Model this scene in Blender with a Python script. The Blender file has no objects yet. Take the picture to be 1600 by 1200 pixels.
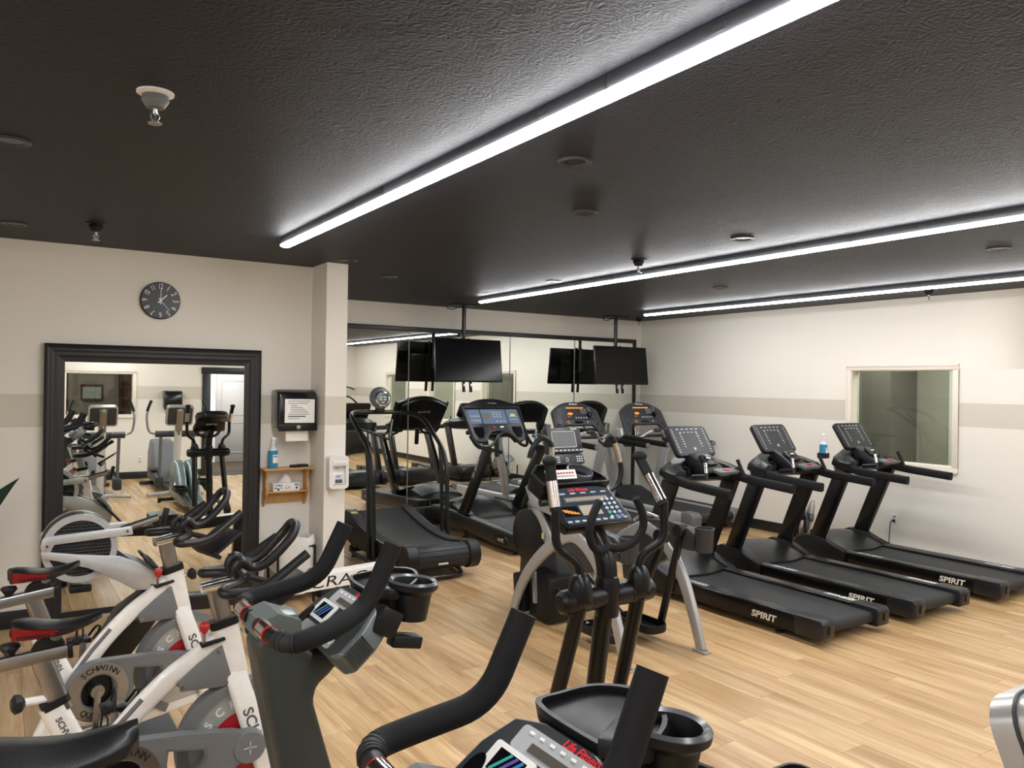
import bpy, bmesh, math, random
from mathutils import Vector, Matrix
random.seed(7)
PI = math.pi
S = bpy.context.scene
C = S.collection

# ---------------------------------------------------------------- camera, world, exposure
CAM_F, CAM_YAW, CAM_PITCH, CAM_ROLL, CAM_H = 1234.3, .575034, .00134, .014454, 1.83
def camera():
    cy, sy = math.cos(CAM_YAW), math.sin(CAM_YAW)
    f = Vector((sy*math.cos(CAM_PITCH), cy*math.cos(CAM_PITCH), math.sin(CAM_PITCH)))
    r = Vector((cy, -sy, 0)); u = r.cross(f)
    c, s = math.cos(CAM_ROLL), math.sin(CAM_ROLL)
    r2 = c*r + s*u; u2 = -s*r + c*u
    m = Matrix((r2, u2, -f)).transposed().to_4x4(); m.translation = (0, 0, CAM_H)
    cd = bpy.data.cameras.new('camera'); o = bpy.data.objects.new('camera', cd); C.objects.link(o)
    cd.sensor_fit = 'HORIZONTAL'; cd.sensor_width = 36; cd.lens = CAM_F/1600*36; cd.clip_start = .05
    o.matrix_world = m; S.camera = o
camera()
w = bpy.data.worlds.new('world'); S.world = w; w.use_nodes = True
w.node_tree.nodes['Background'].inputs[0].default_value = (.5, .52, .55, 1)
w.node_tree.nodes['Background'].inputs[1].default_value = .3
S.view_settings.view_transform = 'Standard'; S.view_settings.look = 'None'
S.view_settings.gamma = 1; S.view_settings.use_curve_mapping = False
S.view_settings.exposure = 0.48
LED = 52.0          # radiance of the strip light lenses
HALL, OFFICE, SIDE = 70, 22, 130   # watts of the unseen area lights in the rooms beyond door and windows

# ---------------------------------------------------------------- materials
def lin(h):
    h = h.lstrip('#'); v = [int(h[i:i+2], 16)/255 for i in (0, 2, 4)]
    return tuple(x/12.92 if x <= .04045 else ((x+.055)/1.055)**2.4 for x in v)
def nodes(name):
    m = bpy.data.materials.new(name); m.use_nodes = True
    nt = m.node_tree; return m, nt, nt.nodes['Principled BSDF']
def N(nt, t, **k):
    n = nt.nodes.new(t)
    for a, b in k.items(): setattr(n, a, b)
    return n
MC = {}
def mat(name, col, rough=.5, metal=0, scale=40, var=.08, bump=0, bscale=200, coat=0, spec=.5):
    if name in MC: return MC[name]
    m, nt, b = nodes(name); L = nt.links
    c = lin(col) if isinstance(col, str) else col
    tc = N(nt, 'ShaderNodeTexCoord'); no = N(nt, 'ShaderNodeTexNoise'); no.inputs['Scale'].default_value = scale
    no.inputs['Detail'].default_value = 3
    L.new(tc.outputs['Object'], no.inputs['Vector'])
    mx = N(nt, 'ShaderNodeMix', data_type='RGBA')
    mx.inputs[6].default_value = tuple(x*(1-var) for x in c)+(1,); mx.inputs[7].default_value = tuple(min(1, x*(1+var)) for x in c)+(1,)
    L.new(no.outputs[0], mx.inputs[0]); L.new(mx.outputs[2], b.inputs['Base Color'])
    mr = N(nt, 'ShaderNodeMapRange'); dr = .06 if rough > .4 else .01; mr.inputs[3].default_value = max(0, rough-dr); mr.inputs[4].default_value = min(1, rough+dr)
    L.new(no.outputs[0], mr.inputs[0]); L.new(mr.outputs[0], b.inputs['Roughness'])
    b.inputs['Metallic'].default_value = metal; b.inputs['Coat Weight'].default_value = coat
    b.inputs['Specular IOR Level'].default_value = spec
    if bump:
        n2 = N(nt, 'ShaderNodeTexNoise'); n2.inputs['Scale'].default_value = bscale; L.new(tc.outputs['Object'], n2.inputs['Vector'])
        bp = N(nt, 'ShaderNodeBump'); bp.inputs['Strength'].default_value = bump; bp.inputs['Distance'].default_value = .002
        L.new(n2.outputs[0], bp.inputs['Height']); L.new(bp.outputs[0], b.inputs['Normal'])
    MC[name] = m; return m
def emit(name, col, strength):
    if name in MC: return MC[name]
    m, nt, b = nodes(name); c = lin(col) if isinstance(col, str) else col
    b.inputs['Base Color'].default_value = (*c, 1); b.inputs['Emission Color'].default_value = (*c, 1)
    b.inputs['Emission Strength'].default_value = strength; MC[name] = m; return m
BLK = mat('black plastic', '#141416', .42, bump=.1, bscale=600, spec=.35)
GLS = mat('gloss black', '#09090c', .24, spec=.35)
RUB = mat('black rubber', '#171718', .65, bump=.2, bscale=400)
FOAM = mat('foam grip', '#121214', .75, bump=.25, bscale=900, spec=.3)
DGR = mat('dark grey plastic', '#2f3033', .5, bump=.15, bscale=600)
MGR = mat('mid grey plastic', '#67686b', .5, bump=.1, bscale=500)
LGR = mat('light grey plastic', '#a6a8aa', .45)
SIL = mat('silver paint', '#b4b5b6', .36, .55)
CHR = mat('chrome', '#dcdcdc', .14, 1)
STL = mat('brushed steel', '#a9a9aa', .3, 1)
WHT = mat('white paint', '#ece9e4', .3, coat=.3)
OFFW = mat('white plastic', '#e9e7e3', .4)
PAPER = mat('paper', '#f1eeea', .8)
REDM = mat('red plastic', '#c0242a', .4)
INK = mat('black ink', '#0e0e10', .6)
WINK = mat('white ink', '#e8e8e8', .6)
GINK = mat('grey ink', '#8a8a8c', .6)
AMB = emit('amber display', '#ff9a2c', .6)
TEAL = mat('grey green metallic', '#7d8a8a', .3, .5)
OAK = mat('oak shelf', '#c2935a', .4, scale=25, var=.22)

# ---------------------------------------------------------------- mesh builder
def cr(pts, n=6, closed=False):
    P = [Vector(p) for p in pts]; out = []; m = len(P)
    for i in range(m if closed else m-1):
        g = (lambda k: P[k % m]) if closed else (lambda k: P[max(0, min(m-1, k))])
        a, b, c, d = g(i-1), g(i), g(i+1), g(i+2)
        for j in range(n):
            t = j/n
            out.append(.5*((2*b)+(c-a)*t+(2*a-5*b+4*c-d)*t*t+(3*b-a-3*c+d)*t**3))
    if not closed: out.append(P[-1])
    return out
def fil(pts, r, n=5):
    P = [Vector(p) for p in pts]; out = [P[0]]
    for i in range(1, len(P)-1):
        a, b, c = P[i-1], P[i], P[i+1]
        d = min(r, (a-b).length*.48, (c-b).length*.48)
        s, e = b+(a-b).normalized()*d, b+(c-b).normalized()*d
        for j in range(n+1):
            t = j/n; out.append((1-t)**2*s+2*t*(1-t)*b+t*t*e)
    out.append(P[-1]); return out
def rrect(w, h, r, n=3):
    o = []
    for cx, cy, a0 in ((w/2-r, h/2-r, 0), (-w/2+r, h/2-r, 90), (-w/2+r, -h/2+r, 180), (w/2-r, -h/2+r, 270)):
        for j in range(n+1):
            a = math.radians(a0+90*j/n); o.append((cx+r*math.cos(a), cy+r*math.sin(a)))
    return o
def circ(r, n=12, a0=0, rb=None): return [(r*math.cos(a0+2*PI*i/n), (rb or r)*math.sin(a0+2*PI*i/n)) for i in range(n)]
class MB:
    def __init__(s): s.b = bmesh.new()
    def _bev(s, vs, w, seg=2):
        if not w: return
        vset = set(vs); ed = [e for e in s.b.edges if e.verts[0] in vset and e.verts[1] in vset]
        ed = [e for e in ed if len(e.link_faces) == 2 and e.calc_face_angle(0) > .5]
        bmesh.ops.bevel(s.b, geom=ed, offset=w, segments=seg, profile=.5, affect='EDGES', clamp_overlap=True)
    def box(s, cx, cy, cz, sx, sy, sz, rx=0, ry=0, rz=0, bev=0):
        M = Matrix.Translation((cx, cy, cz)) @ Matrix.Rotation(rz, 4, 'Z') @ Matrix.Rotation(ry, 4, 'Y') @ Matrix.Rotation(rx, 4, 'X') @ Matrix.Diagonal((sx, sy, sz, 1))
        r = bmesh.ops.create_cube(s.b, size=1, matrix=M); s._bev(r['verts'], bev); return s
    def prism(s, pts, a0, a1, axis='x', bev=0, seg=2):
        f = {'x': lambda p, a: (a, p[0], p[1]), 'y': lambda p, a: (p[0], a, p[1]), 'z': lambda p, a: (p[0], p[1], a)}[axis]
        A = [s.b.verts.new(f(p, a0)) for p in pts]; B = [s.b.verts.new(f(p, a1)) for p in pts]; n = len(pts)
        fs = [s.b.faces.new(A), s.b.faces.new(B[::-1])]+[s.b.faces.new((A[(i+1) % n], A[i], B[i], B[(i+1) % n])) for i in range(n)]
        bmesh.ops.recalc_face_normals(s.b, faces=fs); s._bev(A+B, bev, seg); return s
    def ring(s, po, pi, a0, a1, axis='x'):
        f = {'x': lambda p, a: (a, p[0], p[1]), 'y': lambda p, a: (p[0], a, p[1]), 'z': lambda p, a: (p[0], p[1], a)}[axis]
        n = len(po); V = [[s.b.verts.new(f(p, a)) for p in q] for q, a in ((po, a0), (pi, a0), (po, a1), (pi, a1))]; fs = []
        for i in range(n):
            j = (i+1) % n
            for a, b in ((0, 1), (1, 3), (3, 2), (2, 0)): fs.append(s.b.faces.new((V[a][i], V[a][j], V[b][j], V[b][i])))
        bmesh.ops.recalc_face_normals(s.b, faces=fs); return s
    def loft(s, loops, cap=True, closed=False):
        L = [[s.b.verts.new(p) for p in l] for l in loops]; n = len(L[0]); fs = []
        for k in range(len(L) if closed else len(L)-1):
            A, B = L[k], L[(k+1) % len(L)]
            for i in range(n): fs.append(s.b.faces.new((A[i], A[(i+1) % n], B[(i+1) % n], B[i])))
        if cap and not closed: fs += [s.b.faces.new(L[0][::-1]), s.b.faces.new(L[-1])]
        bmesh.ops.recalc_face_normals(s.b, faces=fs); return s
    def sweep(s, path, sec, up=(0, 0, 1), sc=None, closed=False):
        P = [Vector(p) for p in path]; n = len(P); loops = []; up = Vector(up); prev = None
        for i in range(n):
            a, b = (P[i-1] if (i or closed) else P[0]), (P[(i+1) % n] if (i < n-1 or closed) else P[-1])
            t = (b-a).normalized()
            nn = up-t*up.dot(t)
            if nn.length < .05: nn = prev-t*prev.dot(t) if prev is not None else t.orthogonal()
            nn.normalize(); prev = nn; bb = t.cross(nn); k = sc[i] if sc else 1
            loops.append([P[i]+bb*(x*k)+nn*(y*k) for x, y in sec])
        return s.loft(loops, closed=closed)
    def tube(s, path, r, n=10, closed=False, rs=None):
        P = [Vector(p) for p in path]; m = len(P); loops = []
        t0 = (P[1]-P[0]).normalized(); nn = t0.orthogonal().normalized()
        for i in range(m):
            a, b = (P[i-1] if (i or closed) else P[0]), (P[(i+1) % m] if (i < m-1 or closed) else P[-1])
            t = (b-a).normalized(); nn = (nn-t*nn.dot(t)).normalized(); bb = t.cross(nn); q = rs[i] if rs else r
            loops.append([P[i]+(nn*math.cos(2*PI*k/n)+bb*math.sin(2*PI*k/n))*q for k in range(n)])
        return s.loft(loops, closed=closed)
    def lathe(s, prof, c=(0, 0, 0), axis=(0, 0, 1), n=20, cap=True):
        ax = Vector(axis).normalized(); a = ax.orthogonal().normalized(); b = ax.cross(a); c = Vector(c)
        return s.loft([[c+ax*t+(a*math.cos(2*PI*i/n)+b*math.sin(2*PI*i/n))*max(r, 1e-4) for i in range(n)] for r, t in prof], cap=cap)
    def ell(s, c, rx, ry, rz, u=16, v=10, rot=None):
        M = Matrix.Translation(c) @ (rot.to_4x4() if rot else Matrix.Identity(4)) @ Matrix.Diagonal((rx, ry, rz, 1))
        bmesh.ops.create_uvsphere(s.b, u_segments=u, v_segments=v, radius=1, matrix=M); return s
    def quad(s, *p): s.b.faces.new([s.b.verts.new(q) for q in p]); return s
    def build(s, name, m, parent=None, kind=None, label=None, ang=35, loc=None):
        me = bpy.data.meshes.new(name); s.b.to_mesh(me); s.b.free()
        for q in me.polygons: q.use_smooth = True
        me.set_sharp_from_angle(angle=math.radians(ang)); me.materials.append(m)
        o = bpy.data.objects.new(name, me); C.objects.link(o)
        if parent: o.parent = parent
        if kind: o['kind'] = kind
        if label: o['label'] = label
        if loc: o.location = loc
        return o
def tag(o, label, cat, group=None):
    o['label'] = label; o['category'] = cat
    if group: o['group'] = group
    return o
def thing(name, label, cat, loc=(0, 0, 0), rz=0, group=None):
    o = bpy.data.objects.new(name, None); C.objects.link(o); o.empty_display_size = .1
    o.location = loc; o.rotation_euler = (0, 0, rz); return tag(o, label, cat, group)
def copy_tree(o, parent=None, loc=None):
    c = o.copy(); C.objects.link(c)
    if parent: c.parent = parent
    if loc: c.location = loc
    for ch in list(o.children): copy_tree(ch, c)
    return c
def text(s, size, m, parent, at, right, up, name='lettering', align='CENTER', depth=.0006, sx=1, shear=0, bold=0):
    cu = bpy.data.curves.new('t', 'FONT'); cu.body = s; cu.size = size; cu.align_x = align; cu.align_y = 'CENTER'
    cu.extrude = depth; cu.resolution_u = 3; cu.shear = shear; cu.offset = bold
    o = bpy.data.objects.new('t', cu); C.objects.link(o)
    bpy.context.view_layer.update()
    me = bpy.data.meshes.new_from_object(o.evaluated_get(bpy.context.evaluated_depsgraph_get()))
    bpy.data.objects.remove(o); bpy.data.curves.remove(cu)
    R = Vector(right).normalized(); U = Vector(up); U = (U-R*U.dot(R)).normalized(); Z = R.cross(U)
    M = Matrix((R*sx, U, Z)).transposed().to_4x4(); M.translation = Vector(at)
    me.transform(M); me.name = name; me.materials.clear(); me.materials.append(m)
    q = bpy.data.objects.new(name, me); C.objects.link(q)
    if parent: q.parent = parent
    return q
# ---------------------------------------------------------------- the room
XR, YB, YC, YP, XP0, XP1, XL, YR, HC = 8.32, 9.187, 6.818, 6.449, 2.303, 2.49, -2.6, -2.43, 2.844
def wall_material(name, col, stripe):
    m, nt, b = nodes(name); L = nt.links
    g = N(nt, 'ShaderNodeNewGeometry'); sp = N(nt, 'ShaderNodeSeparateXYZ'); L.new(g.outputs['Position'], sp.inputs[0])
    a = N(nt, 'ShaderNodeMath', operation='GREATER_THAN'); a.inputs[1].default_value = 1.4684
    c = N(nt, 'ShaderNodeMath', operation='LESS_THAN'); c.inputs[1].default_value = 1.7124
    L.new(sp.outputs[2], a.inputs[0]); L.new(sp.outputs[2], c.inputs[0])
    k = N(nt, 'ShaderNodeMath', operation='MULTIPLY'); L.new(a.outputs[0], k.inputs[0]); L.new(c.outputs[0], k.inputs[1])
    mx = N(nt, 'ShaderNodeMix', data_type='RGBA'); mx.inputs[6].default_value = (*lin(col), 1); mx.inputs[7].default_value = (*lin(stripe), 1)
    L.new(k.outputs[0], mx.inputs[0])
    no = N(nt, 'ShaderNodeTexNoise'); no.inputs['Scale'].default_value = 1.3; no.inputs['Detail'].default_value = 4; L.new(g.outputs['Position'], no.inputs['Vector'])
    m2 = N(nt, 'ShaderNodeMix', data_type='RGBA', blend_type='MULTIPLY'); m2.inputs[0].default_value = .06
    L.new(mx.outputs[2], m2.inputs[6]); L.new(no.outputs[0], m2.inputs[7]); L.new(m2.outputs[2], b.inputs['Base Color'])
    b.inputs['Roughness'].default_value = .55
    n2 = N(nt, 'ShaderNodeTexNoise'); n2.inputs['Scale'].default_value = 160; L.new(g.outputs['Position'], n2.inputs['Vector'])
    bp = N(nt, 'ShaderNodeBump'); bp.inputs['Strength'].default_value = .12; bp.inputs['Distance'].default_value = .002
    L.new(n2.outputs[0], bp.inputs['Height']); L.new(bp.outputs[0], b.inputs['Normal'])
    return m
WALL = wall_material('wall paint', '#e8e3d9', '#d0cabc')
def ceiling_material():
    m, nt, b = nodes('stomped black ceiling'); L = nt.links
    g = N(nt, 'ShaderNodeNewGeometry')
    no = N(nt, 'ShaderNodeTexNoise'); no.inputs['Scale'].default_value = 7; no.inputs['Detail'].default_value = 3; L.new(g.outputs['Position'], no.inputs['Vector'])
    vm = N(nt, 'ShaderNodeMix', data_type='VECTOR'); vm.inputs[0].default_value = .12
    L.new(g.outputs['Position'], vm.inputs[4]); L.new(no.outputs['Color'], vm.inputs[5])
    mp = N(nt, 'ShaderNodeMapping'); mp.inputs['Scale'].default_value = (38, 70, 1); L.new(vm.outputs[1], mp.inputs[0])
    v = N(nt, 'ShaderNodeTexVoronoi', feature='DISTANCE_TO_EDGE'); v.inputs['Scale'].default_value = 1; L.new(mp.outputs[0], v.inputs['Vector'])
    n2 = N(nt, 'ShaderNodeTexNoise'); n2.inputs['Scale'].default_value = 80; n2.inputs['Detail'].default_value = 5; L.new(vm.outputs[1], n2.inputs['Vector'])
    ad = N(nt, 'ShaderNodeMath', operation='MULTIPLY_ADD'); ad.inputs[1].default_value = .7; L.new(v.outputs['Distance'], ad.inputs[0]); L.new(n2.outputs[0], ad.inputs[2])
    bp = N(nt, 'ShaderNodeBump'); bp.inputs['Strength'].default_value = .9; bp.inputs['Distance'].default_value = .004
    L.new(ad.outputs[0], bp.inputs['Height']); L.new(bp.outputs[0], b.inputs['Normal'])
    cx = N(nt, 'ShaderNodeMix', data_type='RGBA'); cx.inputs[6].default_value = (*lin('#1a1b21'), 1); cx.inputs[7].default_value = (*lin('#26272f'), 1)
    L.new(n2.outputs[0], cx.inputs[0]); L.new(cx.outputs[2], b.inputs['Base Color'])
    b.inputs['Roughness'].default_value = .55; b.inputs['Specular IOR Level'].default_value = .3
    return m
TRIM = mat('black trim paint', '#1f1f21', .4)
CASE = mat('cream casing', '#e2d8cb', .45)
def glass(name, tint, refl=.9):
    m, nt, b = nodes(name); L = nt.links; nt.nodes.remove(b); out = nt.nodes['Material Output']
    t = N(nt, 'ShaderNodeBsdfTransparent'); t.inputs[0].default_value = (*tint, 1)
    gl = N(nt, 'ShaderNodeBsdfGlossy'); gl.inputs['Roughness'].default_value = .01; gl.inputs[0].default_value = (refl, refl, refl, 1)
    fr = N(nt, 'ShaderNodeFresnel'); fr.inputs[0].default_value = 1.6
    mx = N(nt, 'ShaderNodeMixShader'); gg = N(nt, 'ShaderNodeNewGeometry'); iv = N(nt, 'ShaderNodeMath', operation='SUBTRACT'); iv.inputs[0].default_value = 1; L.new(gg.outputs['Backfacing'], iv.inputs[1])
    ml = N(nt, 'ShaderNodeMath', operation='MULTIPLY'); L.new(fr.outputs[0], ml.inputs[0]); L.new(iv.outputs[0], ml.inputs[1])
    L.new(ml.outputs[0], mx.inputs[0]); L.new(t.outputs[0], mx.inputs[1]); L.new(gl.outputs[0], mx.inputs[2])
    L.new(mx.outputs[0], out.inputs[0]); return m
PANE = glass('window glass', (.72, .74, .70))
def mirror_material():
    m, nt, b = nodes('mirror glass'); L = nt.links; nt.nodes.remove(b); out = nt.nodes['Material Output']
    gl = N(nt, 'ShaderNodeBsdfGlossy'); gl.inputs['Roughness'].default_value = 0; gl.inputs[0].default_value = (.90, .925, .885, 1)
    L.new(gl.outputs[0], out.inputs[0]); return m
MIRROR = mirror_material()
def struct(o): o['kind'] = 'structure'; return o
def box_obj(name, x0, x1, y0, y1, z0, z1, m, parent=None, bev=0):
    return MB().box((x0+x1)/2, (y0+y1)/2, (z0+z1)/2, x1-x0, y1-y0, z1-z0, bev=bev).build(name, m, parent)
def holed(name, axis, t0, t1, a0, a1, holes):
    m = MB(); xs = sorted({a0, a1, *[h[0] for h in holes], *[h[1] for h in holes]}); zs = sorted({0, HC, *[h[2] for h in holes], *[h[3] for h in holes]})
    for i in range(len(xs)-1):
        for j in range(len(zs)-1):
            cx, cz = (xs[i]+xs[i+1])/2, (zs[j]+zs[j+1])/2
            if any(h[0] < cx < h[1] and h[2] < cz < h[3] for h in holes): continue
            if axis == 'x': m.box((t0+t1)/2, cx, cz, t1-t0, xs[i+1]-xs[i], zs[j+1]-zs[j])
            else: m.box(cx, (t0+t1)/2, cz, xs[i+1]-xs[i], t1-t0, zs[j+1]-zs[j])
    bmesh.ops.remove_doubles(m.b, verts=m.b.verts, dist=1e-5)
    seen = {}
    for f in list(m.b.faces): seen.setdefault(tuple(round(x, 4) for x in f.calc_center_median()), []).append(f)
    bmesh.ops.delete(m.b, geom=[f for v in seen.values() if len(v) > 1 for f in v], context='FACES_ONLY')
    return struct(m.build(name, WALL, ang=10))
WINS = [(4.40, 5.57), (1.99, 3.16), (-.42, .75)]; WZ0, WZ1 = 1.035, 2.055
holed('wall_right', 'x', XR, XR+.14, YR-.1, YB+.14, [(a, b, WZ0, WZ1) for a, b in WINS])
RW = (.985, 2.055, 1.185, 1.93); DR = (3.42, 4.36, 0, 1.96)
holed('wall_rear', 'y', YR-.14, YR, XL, XR, [RW, DR])
struct(box_obj('wall_clock_side', XL, XP0, YC, YC+.14, 0, HC, WALL))
struct(box_obj('wall_pier', XP0, XP1, YP, YB, 0, HC, WALL))
struct(box_obj('wall_back', XP1, XR, YB, YB+.14, 0, HC, WALL))
struct(box_obj('wall_left', XL-.14, XL, YR-.14, YC+.14, 0, HC, WALL))
struct(box_obj('ceiling', XL-.14, XR+.14, YR-.14, YB+.14, HC, HC+.12, ceiling_material()))
BH = .13
def base(name, x0, x1, y0, y1):
    o = MB().box((x0+x1)/2, (y0+y1)/2, BH/2, x1-x0, y1-y0, BH, bev=.006).build(name, TRIM); return struct(o)
base('baseboard_right', XR-.016, XR, YR, YB)
base('baseboard_rear', XL, 3.27, YR, YR+.016); base('baseboard_rear', 4.51, XR-.02, YR, YR+.016)
base('baseboard_clock_side', XL, .27, YC-.016, YC); base('baseboard_clock_side', 1.865, XP0, YC-.016, YC)
base('baseboard_pier', XP0-.016, XP0, YP-.016, YC-.02); base('baseboard_pier', XP0, XP1, YP-.016, YP)
base('baseboard_pier', XP1, XP1+.016, YP-.016, YB-.05)
base('baseboard_left', XL, XL+.016, YR+.02, YC-.02)

# floor: a dark slab, and every plank a part of it
def plank_material():
    m, nt, b = nodes('oak vinyl plank'); L = nt.links
    at = N(nt, 'ShaderNodeAttribute', attribute_name='tone'); g = N(nt, 'ShaderNodeNewGeometry')
    of = N(nt, 'ShaderNodeVectorMath', operation='MULTIPLY_ADD'); of.inputs[1].default_value = (37, 91, 13); L.new(at.outputs['Color'], of.inputs[0]); L.new(g.outputs['Position'], of.inputs[2])
    mp = N(nt, 'ShaderNodeMapping'); mp.inputs['Scale'].default_value = (8, .7, 1); L.new(of.outputs[0], mp.inputs[0])
    n1 = N(nt, 'ShaderNodeTexNoise'); n1.inputs['Scale'].default_value = 1; n1.inputs['Detail'].default_value = 6; n1.inputs['Roughness'].default_value = .6; n1.inputs['Distortion'].default_value = .6; L.new(mp.outputs[0], n1.inputs['Vector'])
    m3 = N(nt, 'ShaderNodeMapping'); m3.inputs['Scale'].default_value = (80, 1.6, 1); L.new(of.outputs[0], m3.inputs[0])
    n2 = N(nt, 'ShaderNodeTexNoise'); n2.inputs['Scale'].default_value = 1; n2.inputs['Detail'].default_value = 4; n2.inputs['Distortion'].default_value = 1.2; L.new(m3.outputs[0], n2.inputs['Vector'])
    r = N(nt, 'ShaderNodeValToRGB'); e = r.color_ramp.elements
    e[0].position = .30; e[0].color = (*lin('#a88359'), 1); e[1].position = .68; e[1].color = (*lin('#d9ba8c'), 1)
    q = e.new(.5); q.color = (*lin('#c6a174'), 1)
    L.new(n1.outputs[0], r.inputs[0])
    sp = N(nt, 'ShaderNodeSeparateColor'); L.new(at.outputs['Color'], sp.inputs[0])
    br = N(nt, 'ShaderNodeMapRange'); br.inputs[3].default_value = .92; br.inputs[4].default_value = 1.06; L.new(sp.outputs[0], br.inputs[0])
    ml = N(nt, 'ShaderNodeVectorMath', operation='SCALE'); L.new(r.outputs[0], ml.inputs[0]); L.new(br.outputs[0], ml.inputs['Scale'])
    gr = N(nt, 'ShaderNodeMapRange'); gr.inputs[1].default_value = .35; gr.inputs[2].default_value = .7; gr.inputs[3].default_value = 1.08; gr.inputs[4].default_value = .86; L.new(n2.outputs[0], gr.inputs[0])
    m2 = N(nt, 'ShaderNodeVectorMath', operation='SCALE'); L.new(ml.outputs[0], m2.inputs[0]); L.new(gr.outputs[0], m2.inputs['Scale'])
    L.new(m2.outputs[0], b.inputs['Base Color'])
    b.inputs['Roughness'].default_value = .27; b.inputs['Specular IOR Level'].default_value = .5
    m4 = N(nt, 'ShaderNodeMapping'); m4.inputs['Scale'].default_value = (150, 5, 1); L.new(of.outputs[0], m4.inputs[0])
    n4 = N(nt, 'ShaderNodeTexNoise'); n4.inputs['Scale'].default_value = 1; n4.inputs['Detail'].default_value = 2; n4.inputs['Distortion'].default_value = .8; L.new(m4.outputs[0], n4.inputs['Vector'])
    ad = N(nt, 'ShaderNodeMath', operation='MULTIPLY_ADD'); ad.inputs[1].default_value = .9; L.new(n4.outputs[0], ad.inputs[0]); L.new(n2.outputs[0], ad.inputs[2])
    bp = N(nt, 'ShaderNodeBump'); bp.inputs['Strength'].default_value = .6; bp.inputs['Distance'].default_value = .0022
    L.new(ad.outputs[0], bp.inputs['Height']); L.new(bp.outputs[0], b.inputs['Normal'])
    return m
PLANK = plank_material()
def plank_mesh(bm, lay, x0, x1, y0, y1, t):
    c = (t, (t*7.3) % 1, (t*3.7) % 1, 1); g = .0012
    V = [bm.verts.new(p) for p in ((x0+g, y0+g, 0), (x1-g, y0+g, 0), (x1-g, y1-g, 0), (x0+g, y1-g, 0), (x0, y0, -.004), (x1, y0, -.004), (x1, y1, -.004), (x0, y1, -.004))]
    for f in ((0, 1, 2, 3), (4, 5, 1, 0), (5, 6, 2, 1), (6, 7, 3, 2), (7, 4, 0, 3)):
        q = bm.faces.new([V[i] for i in f])
        for lp in q.loops: lp[lay] = c
def floor():
    fl = struct(box_obj('floor', XL-.14, XR+.14, YR-2.6, YB+.14, -.06, -.004, mat('floor slab', '#4a3a28', .8)))
    W, Lh = .182, 1.22; cells = []
    x = XL; i = 0
    while x < XR:
        y = YR-.2-((i*.437) % 1)*Lh
        while y < YB:
            x1, y0, y1 = min(x+W, XR), max(y, YR-.14), min(y+Lh, YB)
            if y1-y0 > .03:
                cx, cy = (x+x1)/2, (y0+y1)/2
                d = .544*cx+.839*cy; lat = .839*cx-.544*cy
                vis = d > 1.2 and abs(lat) < d*.72 and 2258/max(d, .1) < 760
                cells.append((0 if vis else 1, d, x, x1, y0, y1))
            y += Lh
        x += W; i += 1
    cells.sort()
    bm2 = bmesh.new(); l2 = bm2.loops.layers.color.new('tone')
    for k, (v, d, x0, x1, y0, y1) in enumerate(cells):
        t = random.random()
        if v == 0 and k < 290:
            bm = bmesh.new(); ly = bm.loops.layers.color.new('tone'); plank_mesh(bm, ly, x0, x1, y0, y1, t)
            me = bpy.data.meshes.new('plank'); bm.to_mesh(me); bm.free(); me.materials.append(PLANK)
            o = bpy.data.objects.new('plank', me); C.objects.link(o); o.parent = fl
        else: plank_mesh(bm2, l2, x0, x1, y0, y1, t)
    me = bpy.data.meshes.new('planking'); bm2.to_mesh(me); bm2.free(); me.materials.append(PLANK)
    o = bpy.data.objects.new('planking', me); C.objects.link(o); o.parent = fl; o['kind'] = 'stuff'
floor()

# windows: casing, pane and sill under one name each
def casing(m, axis, face, sgn, a0, a1, z0, z1, w=.062, t=.022):
    # flat casing with a raised outer bead round an opening
    for (u0, u1, v0, v1) in ((a0-w, a1+w, z1, z1+w), (a0-w, a1+w, z0-w, z0), (a0-w, a0, z0, z1), (a1, a1+w, z0, z1)):
        for k, (tt, ins) in enumerate(((t*.65, 0), (t, w*.55))):
            uu0, uu1, vv0, vv1 = u0, u1, v0, v1
            if k:
                if v0 == z1: vv0 = v1-w*.4
                elif v1 == z0: vv1 = v0+w*.4
                elif u1 == a0: uu1 = u0+w*.4
                else: uu0 = u1-w*.4
            c, d = face+sgn*tt/2, tt
            if axis == 'x': m.box(c, (uu0+uu1)/2, (vv0+vv1)/2, d, uu1-uu0, vv1-vv0, bev=.003)
            else: m.box((uu0+uu1)/2, c, (vv0+vv1)/2, uu1-uu0, d, vv1-vv0, bev=.003)
for i, (a, b) in enumerate(WINS):
    t = bpy.data.objects.new('window_%d' % (i+1), None); C.objects.link(t); t['kind'] = 'structure'
    m = MB(); casing(m, 'x', XR, -1, a, b, WZ0, WZ1); m.build('casing', CASE, t)
    m = MB()
    for u in (a+.004, b-.004): m.box(XR+.07, u, (WZ0+WZ1)/2, .14, .008, WZ1-WZ0)
    for v in (WZ0+.004, WZ1-.004): m.box(XR+.07, (a+b)/2, v, .14, b-a, .008)
    m.build('jamb', CASE, t)
    box_obj('pane', XR+.10, XR+.106, a+.008, b-.008, WZ0+.008, WZ1-.008, PANE, t)
t = bpy.data.objects.new('window_4', None); C.objects.link(t); t['kind'] = 'structure'
m = MB(); casing(m, 'y', YR, 1, *RW); m.build('casing', CASE, t)
box_obj('pane', RW[0]+.004, RW[1]-.004, YR-.106, YR-.1, RW[2]+.004, RW[3]-.004, PANE, t)

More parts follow.
